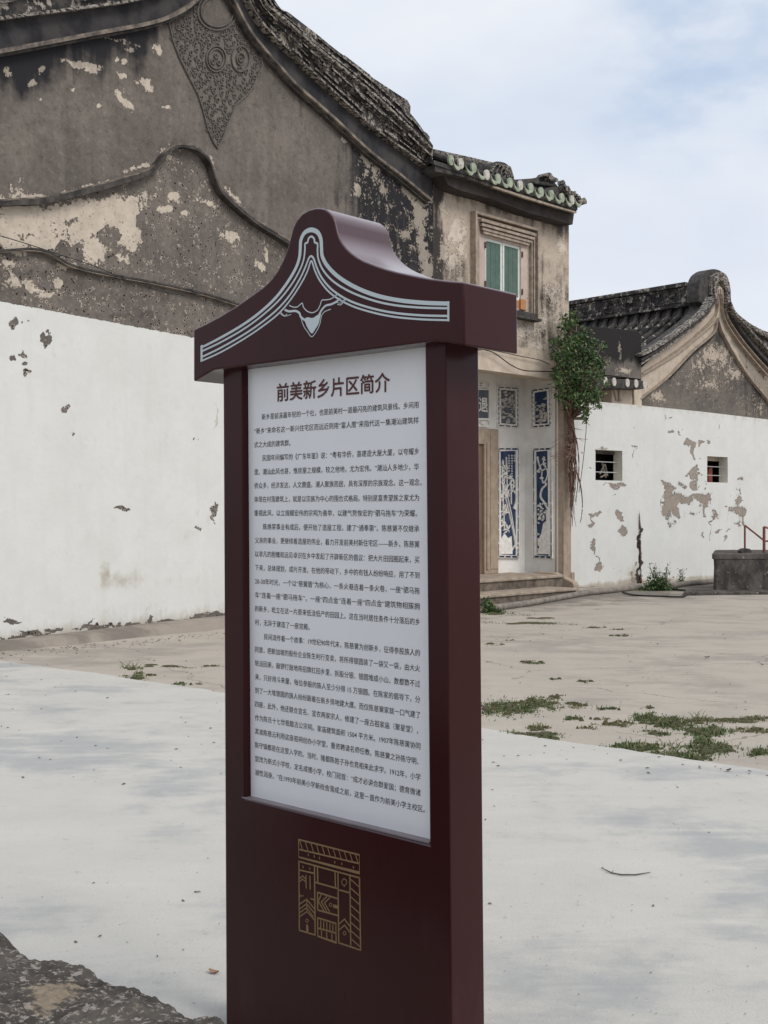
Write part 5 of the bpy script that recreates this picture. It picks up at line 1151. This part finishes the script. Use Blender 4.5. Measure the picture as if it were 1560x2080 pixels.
for cx, cy, rx, ry, h, dn in patches:
    n_ = int(min(1300, rx * ry * 2.3 * dn) + 20); seeds = [(random.gauss(0, .55), random.gauss(0, .55)) for _ in range(int(4 + rx * ry / 18))]
    br = .35 if dn < .85 else .0
    for _ in range(n_):
        sx, sy = random.choice(seeds); sg = random.choice((.10, .14, .22, .4)); a = sx + random.gauss(0, sg); b = sy + random.gauss(0, sg)
        p = ground(cx + a * rx, cy + b * ry + a * rx * .02); hh = h * .55 * (random.uniform(.15, .7) if random.random() < .93 else random.uniform(.8, 2.2)); t = random.uniform(0, 6.28); L = hh * random.uniform(.3, 1.6)
        d = Vector((math.cos(t), math.sin(t), 0)); sdv = Vector((-d.y, d.x, 0)) * random.uniform(.0025, .005) * (1.2 if p.y > 14 else 1); q = p + d * L + Vector((0, 0, hh)); m = p.lerp(q, .55) + Vector((0, 0, hh * .15)); k = len(gb.v)
        p = p - Vector((0, 0, .008)); gb.v += [tuple(p - sdv), tuple(p + sdv), tuple(m + sdv * .8), tuple(m - sdv * .8), tuple(q)]; gb.f += [(k, k + 1, k + 2, k + 3), (k + 3, k + 2, k + 4)]
        tn = min(1, random.random() * .72 + br + (.4 if random.random() < .2 else 0)); gt += [tn] * 5
for (cx, cy) in ((270, 1358), (258, 1358), (1417, 1462), (1345, 1530), (1365, 1530), (1398, 1205), (1352, 1212)):
    for _ in range(7):
        p = ground(cx + random.uniform(-8, 8), cy); hh = random.uniform(.03, .10); q = p + Vector((random.uniform(-.10, .10), random.uniform(-.05, .05), hh)); m = p.lerp(q, .5) + Vector((0, 0, hh * .2)); k = len(gb.v); sdv = Vector((.004, 0, 0))
        gb.v += [tuple(p - sdv), tuple(p + sdv), tuple(m + sdv * .8), tuple(m - sdv * .8), tuple(q)]; gb.f += [(k, k + 1, k + 2, k + 3), (k + 3, k + 2, k + 4)]; gt += [random.uniform(.3, 1)] * 5
o = top(gb, 'grass', M['grass'], (0, 0, 0), 'patchy short grass sprouting in the cracks of the old concrete yard', 'grass', kind='stuff'); addtone(o, gt)
# moss mat under the grass
mb = MB()
for cx, cy, rx, ry, h, dn in patches:
    seeds = int(3 + rx * ry / 30)
    for _ in range(seeds):
        a, b = random.gauss(0, .4), random.gauss(0, .4); c = ground(cx + a * rx, cy + b * ry); k = c.y / F
        sx = rx * k * random.uniform(.15, .4); sy = sx * random.uniform(.3, .8); z = c.z + (.020 if False else .006)
        n_ = 9; ring = [(c.x + sx * math.cos(i * .698) * random.uniform(.6, 1.2), c.y + sy * math.sin(i * .698) * random.uniform(.6, 1.2)) for i in range(n_)]
        mb.add([(x, y, gz(y) - .004) for x, y in ring] + [(c.x + (x - c.x) * .6, c.y + (y - c.y) * .6, gz(y) + .012) for x, y in ring] + [(c.x, c.y, c.z + .016)], [(i, (i + 1) % n_, n_ + (i + 1) % n_, n_ + i) for i in range(n_)] + [(n_ + i, n_ + (i + 1) % n_, 2 * n_) for i in range(n_)])
top(mb, 'moss', simple('brown_green_moss', (.10, .085, .05), (.06, .065, .03), 40, .95, .8, .01), (0, 0, 0), 'thin brown-green moss mats in the cracks of the old concrete', 'moss', kind='stuff')
# scattered bits
mb = MB()
def chip_at(px, py, s, zlift=.004):
    p = ground(px, py); p.z += zlift + (.018 if (p - e0).dot(en) > 0 else 0); a = random.uniform(0, 6.28); u = Vector((math.cos(a), math.sin(a), 0)) * s; v = Vector((-u.y, u.x, 0)) * random.uniform(.25, .6); h = Vector((0, 0, s * .35))
    mb.add([p - u, p - v, p + u + h * .4, p + v, p + h], [(0, 1, 4), (1, 2, 4), (2, 3, 4), (3, 0, 4), (3, 2, 1, 0)])
for (x, y) in ((190, 1804), (203, 1913), (372, 1840), (398, 1822), (404, 1822), (1000, 1612), (1004, 1646), (986, 1673), (154, 1925), (320, 1954), (1105, 1536), (1165, 1525), (1453, 1564), (1524, 1574), (1521, 1573), (1376, 1607), (995, 1846), (1327, 1850), (1440, 1700)): chip_at(x, y, .011)
for _ in range(330):
    x, y = random.uniform(0, 1560), 1200 + 400 * random.random() ** 1.2
    if y < 1330 - x * .09 and x < 900: continue
    if y < 1225: continue
    chip_at(x, y, random.uniform(.006, .02) * (1.4 if y < 1350 else .9))
for _ in range(150): chip_at(random.uniform(0, 1560), random.uniform(1560, 2080), random.uniform(.002, .006))
for _ in range(160):
    x = random.uniform(0, 460); chip_at(x, 1328 - x * .098 + abs(random.gauss(0, 7)), random.uniform(.008, .025))
top(mb, 'litter', M['debris'], (0, 0, 0), 'scattered crumbs of dirt, twigs and grit on the concrete yard', 'litter', kind='stuff')
mb = MB(); p = ground(434, 1988); p.z += .02
def lf(p, L, W, ang, curl):
    u = Vector((math.cos(ang), math.sin(ang), 0)); v = Vector((-u.y, u.x, 0)); vs, fs = [], []
    for i in range(9):
        t = i / 8; w = W * math.sin(math.pi * min(1, t * .93 + .05)) ** .8
        for k in (-1, 0, 1): vs.append(p + u * L * (t - .5) + v * w * k + Vector((0, 0, curl * (abs(k) * .9 + (2 * t - 1) ** 2) * L * .3)))
    for i in range(8):
        for k in range(2): fs.append((i * 3 + k, (i + 1) * 3 + k, (i + 1) * 3 + k + 1, i * 3 + k + 1))
    mb.add(vs, fs)
lf(p, .042, .012, -.5, .5); top(mb, 'dry_leaf', M['deadleaf'], p, 'curled reddish-brown dry leaf on the pale slab just left of the sign', 'leaf', smooth=True)
mb = MB(); tw = [ground(x, y) + Vector((0, 0, .024)) for x, y in ((1228, 1777), (1242, 1784), (1262, 1788), (1290, 1788), (1321, 1783))]; mb.tube(tw, [.002, .003, .0032, .003, .0015], 6)
mb.tube([tw[1], tw[1] + Vector((.012, .02, .004))], [.002, .001], 5); mb.tube([tw[0], tw[0] + Vector((-.01, .015, .002)), tw[0] + Vector((.0, .03, .002))], [.002, .002, .001], 5)
top(mb, 'twig', M['debris'], tw[2], 'thin dark twig lying alone on the pale slab at the right', 'twig')
for i, (x, y, L) in enumerate(((1480, 1573, .05), (1436, 1337, .07), (1548, 1352, .05))):
    mb = MB(); p = ground(x, y); p.z += .024 if (p - e0).dot(en) > 0 else .008; lf(p, L, L * .25, random.uniform(0, 3), .4)
    top(mb, 'dry_leaf', M['debris'], p, ('dark curled leaf on the pale slab near the grassy seam at the right edge', 'small dark stick-like leaf on the old concrete right of centre', 'dark leaf on the old concrete close to the right edge')[i], 'leaf', group='dead leaves on the yard')

# ------------------------------------------------------------------ information sign
sgn = thing('information_sign', S.P(-.27, 0, -.07), 'tall dark maroon sign board with a roof-shaped cap and a grey-white text panel', 'sign')
def thick(px_front, px_back, w):
    a = S.at(px_front, 1000, w); lo, hi = 0, .6
    for _ in range(40):
        m = (lo + hi) / 2; q = a + SB * m
        if pix(q)[0] < px_back: lo = m
        else: hi = m
    return lo
CWF = .045
tc, tf = thick(941.5, 1050.5, CWF), thick(911.5, 978.5, 0)
def zc(x, y): return (380 + x / 2.2286, 400 + y / 2.2286)
zg = lambda px, ex=0: (px, pix(S.P(S.u(px), -.05 - ex))[1])
PW = -.024
ftop = 4
body = [(453, 748), (459.3, 2140), (919.5, 2310), (905, 680), (863, 690), (872.5, 1717), (497, 1622), (491, 743)]
bz = []
for x, y in body: bz.append(list(S.uz(x, y)))
bz[1][1] = bz[2][1] = -.03
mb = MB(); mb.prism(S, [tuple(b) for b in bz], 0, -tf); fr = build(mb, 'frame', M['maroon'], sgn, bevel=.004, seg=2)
# back board closing the frame
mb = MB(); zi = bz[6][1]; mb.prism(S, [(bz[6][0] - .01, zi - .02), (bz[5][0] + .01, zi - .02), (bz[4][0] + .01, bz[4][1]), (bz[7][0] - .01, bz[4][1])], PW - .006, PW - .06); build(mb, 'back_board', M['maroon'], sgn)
mb = MB(); mb.prism(S, [(bz[6][0] + .001, zi + .004), (bz[5][0] - .001, zi + .004), (bz[4][0] - .001, bz[4][1]), (bz[7][0] + .001, bz[4][1])], PW, PW - .005); pan = build(mb, 'panel', M['panel'], sgn, label='grey-white panel printed with Chinese text')
mb = MB(); mb.prism(S, [(bz[6][0] - .012, zi), (bz[5][0] - .002, zi), (bz[5][0] - .002, zi + .004), (bz[6][0] - .012, zi + .004)], .001, PW + .0005); build(mb, 'sill_sheen_strip', M['sill'], sgn)  # added strip that carries the sill's sky reflection in its colour
# cap
capout = [(392.8, 669), (420, 656), (447, 641.5), (482, 620), (515, 596.5), (535, 582), (550.5, 567), (563, 550), (573, 531), (580, 514), (585, 500), (590, 480), (594.5, 463), (602, 447), (613, 434), (627, 425.5), (641, 422), (651, 422), (662, 425), (670, 431.5), (676, 440), (680, 452), (684, 470), (688, 482), (695, 494), (704, 505), (714, 514), (726, 522.5), (739, 529.5), (762, 538.5), (784, 546), (806, 552), (829, 557), (851, 561.5), (873.6, 565.5), (909.5, 570), (941.8, 572.5),
          (943, 702), (925, 698), (884, 692.5), (434, 751), (421, 758), (392.8, 775)]
cuz = [S.uz(x, y, CWF) for x, y in capout]
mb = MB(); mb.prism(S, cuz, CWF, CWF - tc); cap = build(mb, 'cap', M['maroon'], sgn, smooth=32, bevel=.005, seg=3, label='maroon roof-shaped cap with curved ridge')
# silver ridge emblem on the cap
mb = MB()
S1 = [(66, 681), (150, 638), (250, 580), (330, 522), (400, 457), (455, 385), (492, 322), (508, 275), (512, 235), (515, 195), (532, 162), (561, 149), (590, 160), (605, 190), (608, 230), (612, 270), (637, 315), (690, 366), (770, 413), (860, 447), (960, 468), (1070, 479), (1182, 483)]
S2 = [(66, 699), (150, 659), (250, 602), (330, 545), (410, 474), (470, 400), (508, 335), (527, 285), (533, 240), (534, 212), (545, 206), (550, 188), (562, 179), (574, 188), (578, 206), (590, 212), (590, 245), (595, 285), (618, 335), (665, 385), (740, 430), (840, 468), (940, 490), (1060, 501), (1182, 504)]
S3 = [(66, 725), (150, 684), (250, 627), (330, 573), (405, 512), (462, 448), (508, 375), (535, 318), (550, 280), (561, 268), (573, 280), (587, 320), (612, 370), (662, 425), (740, 472), (840, 505), (940, 525), (1060, 536), (1182, 539)]
S4 = [(66, 742), (150, 704), (250, 647), (330, 594), (412, 530), (472, 460), (520, 385), (545, 335), (562, 290), (579, 335), (605, 385), (655, 441), (740, 491), (840, 523), (940, 543), (1060, 554), (1182, 558)]
def cs(pts, w, n=5, h=.0012): mb.pxribbon(S, lerp_px([zc(*p) for p in pts], n), w, CWF + h, CWF + .0002)
w1 = [4.8] + list(np.linspace(5.4, 8.6, 9)) + [9.2, 9.6, 9.2] + list(np.linspace(8.6, 7.6, 10))
q1 = lerp_px([zc(*p) for p in S1], 5); mb.pxribbon(S, q1, list(np.interp(np.linspace(0, 1, len(q1)), np.linspace(0, 1, 23), w1)), CWF + .0012, CWF + .0002)
cs(S2, 4.0, 4); cs(S3, 4.1); cs(S4, 3.6)
mb.pxprism(S, [zc(*p) for p in ((61, 673), (69, 669), (69, 743), (61, 748))], CWF + .0016, CWF + .0002)
mb.pxprism(S, [zc(*p) for p in ((1178, 472), (1186, 472), (1186, 563), (1178, 562))], CWF + .0016, CWF + .0002)
# lotus drop under the stripes
cs([(462, 491), (482, 499), (500, 497), (515, 484), (522, 482), (527, 500), (545, 518), (568, 524), (590, 512), (602, 490), (610, 468), (628, 466), (650, 462), (668, 450), (680, 440)], 2.0, 4)
cs([(442, 511), (462, 518), (490, 516), (508, 526), (514, 542), (530, 556), (541, 562)], 4.4, 4); cs([(594, 545), (600, 528), (612, 508), (628, 492), (652, 486), (676, 474), (686, 464)], 4.2, 4)
mb.pxprism(S, lerp_px([zc(*p) for p in ((530, 552), (545, 545), (568, 548), (590, 535), (604, 528), (602, 545), (594, 575), (580, 598), (565, 618), (550, 600), (538, 578))], 4)[:-1], CWF + .0018, CWF + .0002)
cs([(515, 548), (528, 585), (545, 610), (565, 633), (590, 600), (602, 570), (608, 540), (622, 520), (650, 508)], 1.6, 4)
cs([(424, 523), (440, 538), (452, 530)], 1.6, 4); cs([(680, 486), (697, 488), (710, 470)], 1.6, 4); cs([(418, 525), (440, 540), (470, 532)], 1.2, 3); cs([(676, 478), (700, 480), (716, 466)], 1.2, 3)
cs([(690, 458), (702, 470), (716, 462)], 1.4, 3)
build(mb, 'cap_emblem', M['silver'], cap)
# lettering on the panel
T = ['新乡是前溪最年轻的一个社,也是前美村一道最闪亮的建筑风景线。乡间用', '“新乡”来命名这一新兴住宅区而远近则用“富人厝”来指代这一集潮汕建筑样', '式之大成的建筑群。',
 '民国年间编写的《广东年鉴》说:“粤有华侨,喜建造大屋大厦,以夸耀乡', '里。潮汕此风也甚,惟房屋之规模,较之他地,尤为宏伟。”潮汕人多地少,华', '侨众多,经济发达,人文鼎盛。潮人聚族而居,具有深厚的宗族观念。这一观念,',
 '体现在村落建筑上,就是以宗族为中心的围合式格局。特别是富贵望族之家尤为', '重视此风,以立规模宏伟的宗祠为善举,以建气势恢宏的“驷马拖车”为荣耀。', '陈焕荣事业有成后,便开始了造屋工程,建了“通奉第”。陈慈黉不仅继承',
 '父亲的事业,更继续着造屋的伟业,着力开发前美村新住宅区——新乡。陈慈黉', '以非凡的胆魄和远见卓识在乡中发起了开辟新区的倡议:把大片田园圈起来,买', '下来,总体规划,成片开发。在他的带动下,乡中的有钱人纷纷响应,用了不到',
 '20-30年时光,一个以“慈黉厝”为核心,一条火巷连着一条火巷,一座“驷马拖', '车”连着一座“驷马拖车”,一座“四点金”连着一座“四点金”建筑物相簇拥', '的新乡,屹立在这一片原来低洼低产的田园上。这在当时居住条件十分落后的乡', '村,无异于建造了一座宫殿。',
 '民间流传着一个故事:19世纪90年代末,陈慈黉为创新乡,征得参股族人的', '同意,把新加坡的股份企业陈生利行变卖,将所得银圆装了一袋又一袋,由大火', '轮运回来,敲锣打鼓地将招牌扛回乡里,拆股分银、银圆堆成小山,数都数不过', '来,只好用斗来量,每位参股的族人至少分得 15 万银圆。在陈家的倡导下,分',
 '到了一大堆银圆的族人纷纷跟着在新乡择地建大厝。而仅陈慈黉家就一口气建了', '四座,此外,他还联合宣名、宣衣两家宗人,修建了一座古祖家庙(聚星堂),', '作为陈氏十七世祖懿古公宗祠。家庙建筑面积 1504 平方米。1907年陈慈黉协同', '其弟陈慈云利用这座祖祠创办小学堂,重资聘请名师任教。陈慈黉之孙陈守明、',
 '陈守镇都是在这里入学的。当时,隆都陈姓子孙也竞相来此求学。1912年,小学', '堂改为新式小学校,定名成德小学,校门冠首:“成才必讲合群爱国;德育微诸', '淑性润身。”在1993年前美小学新校舍落成之前,这里一直作为前美小学主校区。']
start = {0: 531.5, 3: 533, 8: 534.5, 16: 536.5}; end = {2: 590, 5: 856, 7: 847, 15: 629, 21: 849, 23: 850, 26: 863}
WL = PW + .0008
ztop_l, zbot_l = S.uz(517, 848, WL)[1], S.uz(518, 1568, WL)[1]
eh = (S.u(851, WL) - S.u(517, WL)) / 34.2
for i, line in enumerate(T):
    line = line.replace(',', '，').replace(':', '：').replace(';', '；').replace('(', '（').replace(')', '）')
    x0 = start.get(i, 516.5 if i < 9 else 518); x1 = end.get(i, 850 + i * .17)
    z = ztop_l + (zbot_l - ztop_l) * i / 26
    mb = MB(); print_text(mb, S, line, S.u(x0, WL), z - eh * .40, eh * 1.03, WL, u1=S.u(x1, WL), res=2)
    build(mb, 'text_line', M['ink'], pan)
mb = MB(); tu0, tu1 = S.u(562.5, WL), S.u(791.5, WL); tz_ = S.uz(575, 815, WL)[1]; th = (tu1 - tu0) / 7.95
print_text(mb, S, '前美新乡片区简介', tu0, tz_ + .085 * th, th * 1.0, WL, u1=tu1, bold=th * .017, res=3); build(mb, 'title_text', M['titleink'], pan, label='large dark brown heading on the panel')
# gold village emblem
def ze(x, y): return (560 + x / 7.09, 1680 + y / 7.09)
mb = MB()
def gl(pts, w=3.0): mb.pxribbon(S, [ze(*p) for p in pts], w * .95, .0014, .0002)
for s_ in ([(330, 180), (1205, 402), (1205, 662), (330, 432), (330, 170)], [(330, 320), (1205, 527)], [(330, 492), (1205, 732)], [(333, 485), (340, 1488)], [(335, 1485), (575, 1557)], [(557, 560), (568, 1555)], [(335, 617), (555, 668)],
           [(600, 575), (605, 802)], [(565, 795), (900, 890)], [(853, 645), (860, 870)], [(895, 662), (907, 1672)], [(1067, 705), (1080, 1705)], [(1205, 725), (1222, 1778)], [(900, 1665), (1225, 1775)], [(900, 903), (1068, 948)],
           [(600, 940), (892, 1032)], [(600, 935), (605, 1200)], [(603, 1195), (895, 1275)], [(603, 1308), (865, 1388), (870, 1665), (605, 1572), (603, 1300)], [(608, 1455), (865, 1528)]): gl(s_, 3.2)
for i in range(11): gl([(345 + 80 * i, 190 + 20 * i), (385 + 80 * i, 330 + 19 * i)], 1.7)
for i, y in enumerate((755, 880, 1005, 1130, 1250, 1372, 1492, 1605)): gl([(1080, y), (1212, y + 118)], 2.2)
for x, y in ((468, 402), (553, 422), (628, 447), (848, 505), (950, 530), (1117, 580), (390, 575), (490, 600)): gl([(x, y - 18), (x + 2, y + 18)], 2)
for s_ in ([(340, 748), (385, 703), (435, 750)], [(340, 792), (385, 748), (435, 796)], [(435, 690), (438, 885)], [(492, 702), (495, 900)], [(345, 978), (372, 995), (398, 988)], [(350, 1000), (398, 985)], [(500, 1030), (552, 1048)], [(445, 1040), (450, 1220)],
           [(345, 1110), (445, 1040), (555, 1178)], [(345, 1178), (445, 1105), (558, 1245)], [(345, 1232), (447, 1160), (540, 1292)], [(345, 1290), (450, 1215), (562, 1345)], [(735, 1000), (655, 1078), (735, 1215)], [(782, 1012), (702, 1092), (778, 1228)], [(655, 975), (612, 1070), (692, 1205)],
           [(905, 1402), (990, 1325), (1078, 1445)], [(908, 1488), (990, 1412), (1078, 1530)]): gl(s_, 2.5)
gl([(452, 1405), (455, 1520)], 6); gl([(825, 1135), (895, 1155)], 7)
for x in (648, 690, 735, 780, 822): gl([(x, 1345 + (x - 648) * .27), (x, 1465 + (x - 648) * .27)], 2.4)
for x in (657, 732, 807): gl([(x, 1490 + (x - 657) * .3), (x + 4, 1590 + (x - 657) * .3)], 2.4)
for cx, cy, r in ((985, 795, 36), (450, 1350, 18), (787, 1120, 18), (990, 1530, 20)): gl([(cx + r * math.cos(t), cy + r * 1.25 * math.sin(t)) for t in np.linspace(0, 6.283, 13)], 1.6)
gl([(985, 735), (985, 750)], 3); gl([(985, 840), (985, 858)], 3)
build(mb, 'emblem', M['gold'], sgn, label='gold line emblem of a village plan on the lower board')

# ------------------------------------------------------------------ rough stone ledge in the foreground
ZL = .75
def led(px, py): D = (EYE - ZL) * F / (py - HY); return Vector(((px - CX) / F * D, D, ZL))
le = [(-700, 1640), (-400, 1730), (-150, 1840), (0, 1886), (14, 1893), (40, 1912), (62, 1928), (78, 1938), (120, 1944), (160, 1949), (190, 1958), (212, 1974), (250, 1986), (290, 1996), (318, 2012), (350, 2022), (375, 2038), (410, 2054), (440, 2062), (462, 2068), (485, 2080), (560, 2120), (700, 2200), (900, 2330)]
lp = [led(x, y) for x, y in lerp_px(le, 14)]
mb = MB(); NW = 90; toc = Vector((-.62, -.78, 0)).normalized(); cols_ = []
for i, p in enumerate(lp):
    rowv = []
    for d_, z_ in ((.0, -.75), (.0, -.4), (.0, -.12), (.0, -.05)):
        rowv.append((p + Vector((0, 0, z_)) + toc * (.02 if z_ < -.1 else .004)))
    for j in range(NW):
        t = (j / (NW - 1)) ** 1.2 * .6; q = p + toc * t
        n1 = mn.fractal((q.x * 9, q.y * 9, 1), 1, 2.1, 6) * .016 + mn.fractal((q.x * 45, q.y * 45, 4), .8, 2.1, 5) * .0055 + mn.noise((q.x * 3, q.y * 3, 8)) * .018
        rowv.append(q + Vector((0, 0, n1 - .03 * max(0, 1 - t / .02) ** 2)))
    rowv.append(p + toc * .62 + Vector((0, 0, -.75)))
    cols_.append(rowv)
R = len(cols_[0]); mb.v = [tuple(v) for c in cols_ for v in c]
mb.f = [(i * R + k, i * R + k + 1, (i + 1) * R + k + 1, (i + 1) * R + k) for i in range(len(cols_) - 1) for k in range(R - 1)]
top(mb, 'stone_ledge', M['rough'], led(200, 1980) - Vector((0, 0, ZL)), 'rough dark stone wall top with pale lichen at the bottom left corner', 'wall', smooth=True)
